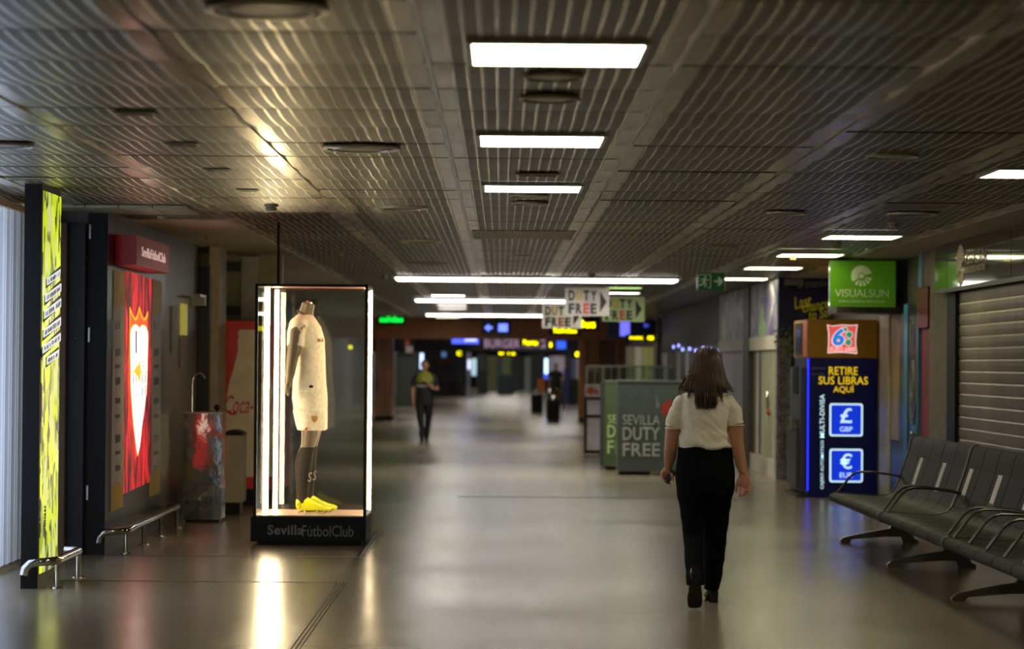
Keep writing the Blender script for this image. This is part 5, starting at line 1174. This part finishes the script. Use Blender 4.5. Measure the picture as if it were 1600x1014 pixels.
fbox('far_banner', mat('banner_pale', (150, 142, 146), .5, emit=.25), 900, 560, 907, 592, 96.88, 'pale tall banner beside the orange brown pillar', 'banner', .1)
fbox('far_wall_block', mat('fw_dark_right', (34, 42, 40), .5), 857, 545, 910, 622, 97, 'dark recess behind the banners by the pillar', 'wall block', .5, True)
# bins and stands on the far floor
def far_bin(px0, px1, py0, py1, l):
    X, Y = ONZ((px0+px1)/2, py1, 0); C, w, h = facing(px0, py0, px1, py1, Y)
    t = thing('floor_bin', l, 'bin', (C[0], Y+.2, 0))
    part(t, 'body', M_black, lambda bm: box(bm, C[0]-w/2, C[0]+w/2, Y, Y+.4, .03, C[2]+h/2, .01)); part(t, 'foot', M_darkgrey, lambda bm: box(bm, C[0]-w/2+.03, C[0]+w/2-.03, Y+.03, Y+.37, 0, .03))
    return C, w, h, Y
C, w, h, Y = far_bin(830, 848, 617, 646, 'left black floor bin under the orange box')
zt = C[2]+h/2
fbox('orange_box', mat('box_orange', (150, 84, 22), .5, emit=.05), 840, 592, 851, 613, Y+.1, 'orange box standing on the left black bin', 'box', .25)
o = part(None, 'paper_roll', M_white, lambda bm: rings(bm, [(AT(838, 610, Y)[0], Y+.15, zt, .04, .04), (AT(838, 610, Y)[0], Y+.15, zt+.2, .03, .03)], 12)); tag(o, 'small white roll left of the orange box', 'roll')
C, w, h, Y = far_bin(854, 875, 625, 658, 'right black floor bin under the steel trolley')
t = thing('steel_trolley', 'shiny steel rounded trolley standing on the right black bin', 'trolley', (C[0], Y+.2, C[2]+h/2))
zt = C[2]+h/2
part(t, 'dome', M_polished, lambda bm: rings(bm, [(C[0]+.02, Y+.2, zt+.001, .2, .18), (C[0]+.02, Y+.2, zt+.2, .19, .17), (C[0]+.02, Y+.2, zt+.29, .14, .12), (C[0]+.02, Y+.2, zt+.33, .05, .05)], 20), smooth=True)
part(t, 'handle_loop', M_steel, lambda bm: tube(bm, [(C[0]+.17, Y+.3, 0), (C[0]+.28, Y+.3, .02), (C[0]+.3, Y+.3, .7), (C[0]+.26, Y+.3, .85), (C[0]+.12, Y+.3, .88), (C[0]+.06, Y+.3, .7)], .018, 8))
# glass railing
t = thing('glass_railing', 'low greenish glass partition behind the duty free stands', 'glass partition', (2.7, 52, 0))
gx0, gx1 = AT(917, 580, 52)[0], AT(1056, 580, 52)[0]; gz = AT(980, 571, 52)[1]
part(t, 'top_rail', M_steel, lambda bm: box(bm, gx0, gx1, 51.97, 52.03, gz-.04, gz))
part(t, 'glass_sheet', glass('railing_glass', (.75, .85, .78), 1.5), lambda bm: box(bm, gx0, gx1, 51.99, 52.01, .05, gz-.04))
for k in range(12):
    x = gx0+(gx1-gx0)*k/11; part(t, 'upright', mat('upright_cream', (140, 140, 120), .4) if k % 2 else M_steel, lambda bm: box(bm, x-.015, x+.015, 51.96, 52.04, 0, gz-.04))
# unseen lamps added above the beam line to brighten the far hall
for (x, y) in ((-2, 72), (2, 78), (-2, 84), (2, 90), (-1, 102), (1, 112), (-1, 122), (1, 132), (0, 144), (0, 157)):
    ceil_light(x, y, M_tubefar, 'added unseen light panel brightening the far hall beyond the brown beam', w=2.0, d=2.0, z=4.16, group='added fill lights beyond the brown beam')
# ================================================================== PEOPLE
M_skin = mat('skin', (176, 124, 92), .5, var=.08, scale=12); M_shirt = mat('blouse_cream', (225, 214, 188), .75, var=.03, bump=.15, scale=18, stretch=(1, 1, 3))
M_trou = mat('trousers_black', (11, 11, 13), .9, spec=.12, var=.15, scale=14); M_hair = mat('hair_brown', (48, 33, 20), .38, var=.35, scale=14, stretch=(5, 5, .4)); M_shoe = mat('shoe_black', (16, 14, 13), .25)
WY = 16.05
def w(px, py, dy=0): X, Z = AT(px, py, WY+dy); return (X, WY+dy, Z)
def wring(px0, px1, py, ry, dy=0):
    a, b = w(px0, py, dy), w(px1, py, dy); return ((a[0]+b[0])/2, WY+dy, a[2], (b[0]-a[0])/2, ry)
t = thing('person', 'woman in cream short sleeved blouse and black trousers walking away holding phone', 'person', (1.35, WY, 0))
# --- body: head, neck, torso core, arms and hands, one surface
bm = BM()
hc = w(1105, 571)
ball(bm, (hc[0], WY+.02, hc[2]+.012), .068, .085, .082, 24, 16); ball(bm, (hc[0], WY+.045, hc[2]-.035), .056, .062, .075, 20, 12)
ball(bm, (hc[0], WY+.105, hc[2]-.005), .012, .022, .024); ball(bm, (hc[0], WY+.095, hc[2]-.05), .025, .016, .012); ball(bm, (hc[0], WY+.09, hc[2]-.085), .022, .02, .018)
for s in (-1, 1): ball(bm, (hc[0]+s*.075, WY+.02, hc[2]-.005), .01, .02, .032); ball(bm, (hc[0]+s*.03, WY+.088, hc[2]+.022), .014, .01, .008)
tube(bm, [w(1103, 588, .01), w(1102, 604, 0), w(1101, 625, 0)], [.052, .05, .07], 18)
rings(bm, [wring(1062, 1140, 705, .1), wring(1066, 1136, 660, .1), wring(1066, 1137, 632, .085), wring(1080, 1124, 616, .06)], 20)
LA = [w(1069, 630, .0), w(1056, 650, .01), w(1050.5, 672, .01), w(1048.5, 690, .015), w(1047.5, 701, .02), w(1047, 712, .05), w(1045, 724, .085), w(1043.5, 734, .11)]
tube(bm, LA, [.05, .05, .047, .043, .042, .041, .032, (.029, .022)], 18)
RA = [w(1133, 630, .0), w(1145, 648, -.01), w(1150, 670, -.02), w(1152, 688, -.03), w(1153.3, 700, -.035), w(1155.5, 712, -.04), w(1159, 728, -.055), w(1161.5, 741, -.07)]
tube(bm, RA, [.05, .05, .05, .046, .044, .043, .035, (.029, .022)], 18)
# left hand: palm, curled fingers round the phone
tube(bm, [w(1043.5, 732, .105), w(1040.5, 739, .12), w(1038.5, 746, .12)], [(.024, .027), (.024, .038), (.02, .034)], 12)
for a, b_, c_, d_ in (((1034.5, 742), (1036, 749), (1041, 752.5), .10), ((1036.5, 745), (1038, 751.5), (1043.5, 754.5), .115), ((1039.5, 747), (1040.5, 753), (1045.5, 756), .13), ((1042, 747.5), (1043, 753), (1047, 756), .15)):
    tube(bm, [w(a[0], a[1]-4, d_), w(*a, d_-.005), w(*b_, d_-.02), w(*c_, d_-.025)], [.0105, .0105, .0095, .007], 8)
tube(bm, [w(1044.5, 736, .1), w(1049.5, 741, .08), w(1052, 747, .07), w(1051, 751.5, .065)], [.0125, .012, .0105, .008], 8)
# right hand: palm facing back, thumb hanging inwards, curled fingers
tube(bm, [w(1161.5, 739, -.07), w(1163, 747, -.075), w(1164, 756, -.08), w(1164.5, 761, -.08)], [(.02, .027), (.017, .036), (.017, .042), (.014, .036)], 14)
tube(bm, [w(1158, 746, -.08), w(1153.5, 753, -.09), w(1151.2, 761, -.09), w(1150, 769, -.085)], [.015, .0125, .011, .008], 8)
for (a, b_, c_, d_) in (((1159, 759), (1158.5, 767), (1157, 772.5), (1154.8, 776.5)), ((1163, 761), (1163.5, 769), (1160.5, 774), (1156.8, 775)), ((1167, 760), (1168.5, 767.5), (1165, 771.5), (1160.5, 771.5)), ((1170, 757), (1171.5, 763), (1169, 767), (1164, 767.5))):
    tube(bm, [w(*a, -.08), w(*b_, -.095), w(*c_, -.11), w(*d_, -.112)], [.0105, .0103, .0095, .0072], 8)
obj('body', remesh(bm, .0048, smooth=2), M_skin, t)
for s in (-1, 1): part(t, 'eye', mat('eye_dark', (60, 50, 44), .2), lambda bm: ball(bm, (hc[0]+s*.03, WY+.097, hc[2]+.012), .010, .005, .007, 10, 6))
# --- blouse
def folds(v):
    f = .006*noise.noise(Vector((v.x*6, v.y*5, v.z*14)))+.004*noise.noise(Vector((v.x*14+4, v.y*9, v.z*30+v.x*22)))
    lo = max(0, min(1, (1.16-v.z)/.1)); f += lo*.009*sin((v.z*70+v.x*14+2*noise.noise(Vector((v.x*5, v.y*4, v.z*5)))*3))
    return f
bm = BM()
rings(bm, [wring(1058.5, 1143, 699.5, .125), wring(1058.5, 1141, 694, .135), wring(1061, 1139, 685, .135), wring(1063.5, 1137.5, 672, .13), wring(1063.5, 1138.5, 655, .13), wring(1063, 1140, 640, .125), wring(1063, 1140, 628, .115), wring(1066, 1137, 620, .098), wring(1076, 1127, 611, .078), wring(1087, 1117, 603, .06)], 32, power=2.3)
tube(bm, [w(1080, 623, 0), w(1066, 629, .0), w(1056.5, 646, .008), w(1052, 667.5, .01)], [.05, .056, .056, (.06, .054)], 20, up=(0, 1, 0))
tube(bm, [w(1122, 623, 0), w(1136, 628, -.0), w(1146, 644, -.01), w(1150, 663.5, -.018)], [.05, .056, .056, (.06, .053)], 20, up=(0, 1, 0))
o = obj('blouse', remesh(bm, .006, smooth=5, disp=folds), M_shirt, t); o['label'] = 'cream short sleeved blouse'
part(o, 'collar', M_shirt, lambda b_: tube(b_, [(hc[0]+.068*cos(a), WY+.062*sin(a), w(1103, 603)[2]+.008*sin(a)) for a in [2*pi*k/20 for k in range(21)]], [(.02, .009)]*21, 8, up=(0, 0, 1)))
for q0, q1, r in ((w(1052, 667.5, .01), w(1052, 669.5, .01), .0605), (w(1150, 663, -.018), w(1150, 665, -.018), .0605)):
    part(o, 'sleeve_hem', M_shirt, lambda b_: tube(b_, [q0, q1], [(r, r*.9)]*2, 22, up=(0, 1, 0)), smooth=False)
part(o, 'yoke_seam', mat('seam_shade', (205, 192, 166), .8), lambda b_: tube(b_, [w(1066+k*7.4, 626.5+.5*sin(k), -.124+.06*abs((k-4.5)/4.5)**3) for k in range(10)], .0018, 5))
# --- trousers
bm = BM()
rings(bm, [wring(1060, 1143.5, 698, .115), wring(1058.5, 1145, 712, .125), wring(1056.5, 1147, 728, .14), wring(1055, 1149, 746, .145), wring(1056.5, 1148, 760, .135), wring(1058, 1146, 772, .12)], 32, power=2.2)
legL = [(1056.5, 1101, 758, .115, 0), (1058, 1101.5, 775, .105, -.0), (1061.5, 1101, 795, .096, .01), (1065, 1100.5, 815, .086, .02), (1067.5, 1099.5, 837, .076, .015), (1069, 1099, 860, .072, -.07), (1070.5, 1099.5, 883, .068, -.15), (1072, 1101, 905, .07, -.24), (1073, 1100.5, 914, .066, -.275)]
legR = [(1101, 1147, 758, .12, 0), (1101, 1144.5, 775, .112, .03), (1100.5, 1141, 795, .1, .06), (1099.5, 1138, 815, .09, .09), (1098.5, 1135.5, 837, .08, .12), (1098.5, 1133.5, 860, .074, .15), (1099, 1130.5, 883, .072, .18), (1100, 1127, 905, .07, .21), (1100.5, 1124, 921, .068, .235)]
for Lg in (legL, legR): rings(bm, [wring(a, b_, c_, d_, e_) for a, b_, c_, d_, e_ in Lg], 26, power=2.1)
def tf(v):
    k = max(0, min(1, (.95-v.z)/.2)); return .003*noise.noise(Vector((v.x*10, v.y*8, v.z*10)))+k*.0045*sin(v.z*46+v.x*30+3*noise.noise(Vector((v.x*7, v.y*5, v.z*7))))*max(0, noise.noise(Vector((v.x*5+9, 0, v.z*4)))+.35)
o = obj('trousers', remesh(bm, .006, smooth=4, disp=tf), M_trou, t); o['label'] = 'black straight trousers'
part(o, 'waistband', M_trou, lambda b_: rings(b_, [wring(1059.3, 1144, 710, .124), wring(1059, 1144.3, 699, .118)], 32, power=2.2, cap=False))
for px in (1073.5, 1107, 1134):
    part(o, 'belt_loop', M_trou, lambda b_: tube(b_, [w(px, 700, -.124 if px < 1130 else -.1), w(px, 713, -.134 if px < 1130 else -.108)], [(.004, .007)]*2, 6))
# --- shoes
def shoe(toe, heel_dir, pitch, label):
    """toe: world point of sole tip; pitch: heel raise angle"""
    secs = [(0, .026, .068, .15), (.02, .036, .062, .145), (.05, .039, .058, .135), (.08, .038, .045, .115), (.12, .041, .02, .092), (.16, .048, .004, .072), (.2, .05, .0, .058), (.235, .042, .0, .046), (.25, .022, .004, .03)]
    L_ = .25; c_, s_ = cos(pitch), sin(pitch)
    def T(x, y, z): # local: y from heel 0 to toe L
        yy = y-L_; return (toe[0]+x, toe[1]+yy*c_+z*s_*1.0, toe[2]-yy*s_+z*c_)
    bm = BM(); R = []
    for (y, hw, z0, z1) in secs:
        R.append([bm.verts.new(T(hw*cos(2*pi*k/16), y, (z0+z1)/2+(z1-z0)/2*sin(2*pi*k/16))) for k in range(16)])
    for i in range(len(R)-1):
        for k in range(16): f = bm.faces.new((R[i][k], R[i][(k+1) % 16], R[i+1][(k+1) % 16], R[i+1][k])); f.smooth = True
    bm.faces.new(R[0][::-1]); bm.faces.new(R[-1])
    sh = obj('shoe', bm, M_shoe, t); sh['label'] = label
    def hl(bm):
        A = [bm.verts.new(T(x, y, 0)) for x, y in ((-.026, .0), (.026, .0), (.022, .05), (-.022, .05))]; B = [bm.verts.new(T(x, y, .075)) for x, y in ((-.03, -.004), (.03, -.004), (.03, .065), (-.03, .065))]
        bm.faces.new(A[::-1]); bm.faces.new(B)
        for i in range(4): bm.faces.new((A[i], A[(i+1) % 4], B[(i+1) % 4], B[i]))
    part(sh, 'heel', M_shoe, hl); 
    def so(bm):
        P = [(.0, .026), (.03, .034), (.08, .036), (.12, .04), (.16, .047), (.2, .049), (.235, .041), (.25, .02)]; zz = [.064, .06, .045, .018, .002, -.002, -.002, .0]
        A = [bm.verts.new(T(h_, y, z)) for (y, h_), z in zip(P, zz)]; B = [bm.verts.new(T(-h_, y, z)) for (y, h_), z in zip(P, zz)]
        for i in range(len(P)-1): bm.faces.new((A[i], A[i+1], B[i+1], B[i]))
    part(sh, 'sole', mat('sole_dark', (24, 19, 16), .5), so)
X, Y = ONZ(1085.5, 953, 0)
shoe((X, Y+.03, .008), 0, radians(50), 'black heeled shoe with lifted heel')
X, Y = ONZ(1115, 942, 0)
shoe((X, Y+.25, .004), 0, radians(0), 'black heeled shoe flat on the floor')
for (a, b_) in (((1085.5, 898, -.235), (1085.5, 918, -.295)), ((1113, 902, .22), (1114, 925, .25))):
    part(t, 'ankle', M_sock, lambda bm: tube(bm, [w(*a), w(*b_)], .036, 12))
# --- hair: fitted shell and strands
bm = BM()
sh_ = [(1097, 1112, 542.6, .03), (1090, 1119, 546, .06), (1085.5, 1124, 554, .09), (1082.5, 1128, 568, .1), (1078, 1131, 580, .104), (1073, 1134, 590, .1), (1068, 1138, 600, .088), (1065, 1140, 607, .072), (1070, 1134, 613, .05)]
rings(bm, [wring(a, b_, c_, d_, -.02 if c_ < 590 else -.035-(c_-590)*.0015) for a, b_, c_, d_ in sh_], 36, power=2.1)
rings(bm, [wring(1088, 1121, 604, .04, -.10), wring(1088, 1121.5, 618, .03, -.125), wring(1087.5, 1121.5, 628, .024, -.132), wring(1092, 1119, 637, .014, -.135)], 24)
def hf(v): return .004*sin(v.x*420+6*noise.noise(Vector((v.x*8, v.y*8, v.z*2.5))))+.004*noise.noise(Vector((v.x*40, v.y*40, v.z*4)))
hr = obj('hair', remesh(bm, .005, smooth=3, disp=hf), M_hair, t); hr['label'] = 'long brown hair over the back'
def strands(bm):
    rr = random.Random(11)
    for k in range(620):
        a = rr.uniform(-.02, 1.02); u = a*2-1                      # across the head
        side = abs(u)
        cen = side < .42
        end = rr.uniform(628, 641) if cen else rr.uniform(598, 613) if rr.random() < .93 else rr.uniform(613, 624)
        x_top = 1104+u*rr.uniform(4, 14); P = []
        N_ = 9
        for i in range(N_+1):
            s = i/N_; y = 544.5+(end-544.5)*s+(3*side*(1-s))
            hw = 8+30*min(1, s*1.0)**.75 if not cen else 8+24*min(1, s*1.6)**.8
            if cen and s > .72: hw *= 1-.25*(s-.72)/.28
            wid = {0: 1}.get(i, 1)
            # half widths following the shell
            yy = min(y, 612); j = 0
            for q_ in range(len(sh_)-1):
                if sh_[q_][2] <= yy: j = q_
            f_ = (yy-sh_[j][2])/(sh_[j+1][2]-sh_[j][2]); f_ = max(0, min(1, f_))
            x0 = sh_[j][0]+(sh_[j+1][0]-sh_[j][0])*f_; x1 = sh_[j][1]+(sh_[j+1][1]-sh_[j][1])*f_; d_ = sh_[j][3]+(sh_[j+1][3]-sh_[j][3])*f_
            if yy > 604 and not cen: x0 = 1065-(yy-604)*.5; x1 = 1139+(yy-604)*.5; 
            cx = (x0+x1)/2; hx = (x1-x0)/2
            if cen: hx_ = hx if y < 600 else hx+(38-hx)*min(1, (y-600)/10)
            else: hx_ = hx
            uu = u*(.98 if not cen else 1)
            px = cx+uu*hx_*1.0
            depth = -(.02 if y < 590 else .035+(min(y, 613)-590)*.0015)-d_*sqrt(max(0, 1-min(1, uu*uu)))*1.02
            if cen and y > 606: depth = min(depth, -.135); 
            elif cen and y > 596: depth = min(depth, -.128)
            px += 1.1*sin(s*5+k)*s
            P.append(w(px, y, depth-.002-rr.uniform(0, .003)))
        tube(bm, P, [.0016+.0012*sin(pi*min(1, .2+i/N_)) for i in range(N_)]+[.0004], 4, cap=False)
part(hr, 'strands', mat('hair_brown_light', (86, 62, 38), .35, var=.4, scale=9, stretch=(8, 8, .5)), strands)
def wisps(bm):
    rr = random.Random(2)
    for k in range(40):
        s = 1 if rr.random() < .6 else -1; x0 = 1138 if s > 0 else 1066
        P = [w(x0-s*5, 590+rr.uniform(-4, 4), -.05), w(x0+s*rr.uniform(-1, 2), 600, -.06), w(x0+s*rr.uniform(1, 7), 606+rr.uniform(-3, 6), -.06), w(x0+s*rr.uniform(2, 13 if s > 0 else 6), 609+rr.uniform(-3, 9), -.06)]
        tube(bm, P, [.0016, .0014, .001, .0004], 4, cap=False)
    for k in range(14):
        P = [w(1084-k*.3, 600, -.11), w(1080-k*.4+rr.uniform(-1, 1), 612, -.12), w(1076-k*.2+rr.uniform(-1, 1), 622+rr.uniform(-4, 2), -.123)]; tube(bm, P, [.0018, .0014, .0005], 4, cap=False)
        P = [w(1121+k*.3, 600, -.11), w(1123+k*.4+rr.uniform(-1, 1), 614, -.122), w(1126+k*.3+rr.uniform(-1, 1), 628+rr.uniform(-4, 3), -.126)]; tube(bm, P, [.0018, .0014, .0005], 4, cap=False)
part(hr, 'stray_strands', M_hair, wisps)
# --- the phone in her hand
pc = w(1046.5, 744.5, .085)
t2 = thing('phone', 'small black phone held in the left hand of the woman', 'phone', pc)
R3 = Matrix.Rotation(radians(38), 3, 'Y')
def ph(bm):
    box(bm, -.022, .022, -.007, .007, -.05, .05, .004)
    for v in bm.verts: v.co = R3 @ v.co + Vector(pc)
part(t2, 'body', mat('phone_black', (18, 18, 18), .3), ph)
def ph2(bm):
    box(bm, -.017, .017, -.0085, -.0068, -.035, .04)
    for v in bm.verts: v.co = R3 @ v.co + Vector(pc)
part(t2, 'screen', mat('phone_screen', (40, 40, 44), .15), ph2)
# ---------------------------------------------------------------- distant figures
def figure(x, y, label, h=1.66, face=-1, stride=.12, armL='down', parts=('shirt', 'trousers'), cols=((20, 22, 26), (18, 18, 22)), yoke=None):
    t = thing('person', label, 'person', (x, y, 0)); k = h/1.7; f = face
    P = lambda a, b_, c_: (x+a*k, y+b_*k*f*1.0, c_*k)
    bm = BM()
    ball(bm, P(0, 0, 1.6), .075*k, .09*k, .105*k, 20, 14); ball(bm, P(0, .03, 1.545), .055*k, .055*k, .06*k)
    ball(bm, P(0, .098, 1.585), .012*k, .018*k, .022*k, 8, 6)
    for s in (-1, 1): ball(bm, P(s*.078, 0, 1.59), .01*k, .02*k, .03*k, 8, 6)
    tube(bm, [P(0, 0, 1.52), P(0, 0, 1.4)], [.052*k, .06*k], 14)
    rings(bm, [(x, y, 1.0*k, .15*k, .1*k), (x, y, 1.2*k, .14*k, .1*k), (x, y, 1.36*k, .17*k, .1*k), (x, y, 1.43*k, .09*k, .07*k)], 20)
    arms = {-1: [P(-.17, 0, 1.38), P(-.235, 0, 1.22), P(-.25, .0, 1.08), P(-.25, .06, .95), P(-.24, .09, .84)], 1: [P(.17, 0, 1.38), P(.235, 0, 1.22), P(.25, 0, 1.08), P(.25, .06, .95), P(.24, .09, .84)]}
    if armL == 'chest': arms[1] = [P(.17, 0, 1.38), P(.24, .0, 1.22), P(.26, .02, 1.1), P(.17, .16, 1.12), P(.07, .2, 1.22)]
    for s in (-1, 1):
        A = arms[s]; tube(bm, A, [.052*k, .046*k, .04*k, .034*k, .024*k], 14)
        d = (Vector(A[-1])-Vector(A[-2])).normalized(); e = Vector(A[-1])
        tube(bm, [e, e+d*.05*k, e+d*.09*k], [(.024*k, .018*k), (.036*k, .018*k), (.03*k, .014*k)], 10)
        for j in range(4):
            o_ = Vector((0, (j-1.5)*.017*k, 0)) if abs(d.z) > .7 else Vector((0, 0, (j-1.5)*.017*k)); q_ = e+d*.085*k+o_; tube(bm, [q_, q_+d*.035*k, q_+d*.06*k+Vector((-s*.012*k, 0, 0))], [.0095*k, .0085*k, .0065*k], 7)
        o_ = e+d*.03*k+Vector((0, f*.02*k, 0)); tube(bm, [o_, o_+d*.03*k+Vector((0, f*.025*k, 0)), o_+d*.055*k+Vector((0, f*.03*k, 0))], [.011*k, .01*k, .0075*k], 7)
    obj('body', remesh(bm, .008, smooth=2), M_skin, t)
    bm = BM()
    rings(bm, [(x, y, .95*k, .172*k, .125*k), (x, y, 1.1*k, .168*k, .125*k), (x, y, 1.3*k, .19*k, .13*k), (x, y, 1.38*k, .185*k, .115*k), (x, y, 1.45*k, .08*k, .07*k)], 26, power=2.3)
    for s in (-1, 1): tube(bm, [P(s*.14, 0, 1.39), P(s*.215, 0, 1.3), P(s*.243, 0, 1.16)], [.06*k, .064*k, .06*k], 16)
    obj('shirt', remesh(bm, .01, smooth=3), mat('fig_shirt_%d' % int(y), cols[0], .7), t)
    bm = BM()
    rings(bm, [(x, y, .97*k, .168*k, .12*k), (x, y, .85*k, .185*k, .13*k), (x, y, .76*k, .18*k, .125*k)], 24)
    for s in (-1, 1):
        st = stride*s
        rings(bm, [(x+s*.09*k, y, .8*k, .098*k, .11*k), (x+s*.085*k, y+st*.4, .5*k, .075*k, .085*k), (x+s*.06*k, y+st*.8, .3*k, .062*k, .07*k), (x+s*.045*k, y+st, .09*k, .058*k, .065*k)], 18)
    obj('trousers', remesh(bm, .01, smooth=3), mat('fig_trousers_%d' % int(y), cols[1], .75), t)
    for s in (-1, 1):
        cx, cy = x+s*.045*k, y+stride*s; part(t, 'shoe', M_shoe, lambda bm: (tube(bm, [(cx, cy-f*.05, .05), (cx, cy+f*.06, .05), (cx, cy+f*.15, .035), (cx, cy+f*.2, .025)], [(.035, .05), (.042, .05), (.042, .035), (.025, .02)], 12, up=(1, 0, 0))))
    part(t, 'hair', mat('fig_hair', (22, 16, 12), .5), lambda bm: (ball(bm, P(0, -.018, 1.63), .084*k, .09*k, .085*k, 20, 14)), smooth=True)
    if yoke:
        part(t, 'vest_yoke', mat('hi_vis_yellow_green', (120, 126, 22), .6, emit=.03), lambda bm: rings(bm, [(x, y, 1.235*k, .19*k, .136*k), (x, y, 1.3*k, .196*k, .137*k), (x, y, 1.38*k, .18*k, .122*k), (x, y, 1.455*k, .085*k, .075*k)], 28, power=2.3), 'yellow green high visibility upper vest')
        part(t, 'reflective_band', mat('band_pale', (150, 145, 140), .5, emit=.05), lambda bm: rings(bm, [(x, y, 1.14*k, .19*k, .138*k), (x, y, 1.2*k, .192*k, .14*k)], 28, power=2.3), 'pale reflective band')
    return t
X, Y = ONZ(663, 690, 0)
t = figure(X, Y, 'security guard in dark uniform with yellow green vest walking towards the camera', h=(Y/F)*127/1.0, armL='chest', yoke=True)
X = AT(868, 590, 88)[0]
figure(X, 88, 'distant person in black standing before the lilac poster', h=1.62, cols=((14, 14, 16), (16, 16, 20)), stride=.03)
# ================================================================== LIGHT
wld = bpy.data.worlds.new('world'); sc.world = wld; wld.use_nodes = True
bg = wld.node_tree.nodes['Background']; bg.inputs[0].default_value = (.9, .8, .58, 1); bg.inputs[1].default_value = .3
sc.cycles.max_bounces = 6; sc.cycles.transparent_max_bounces = 12
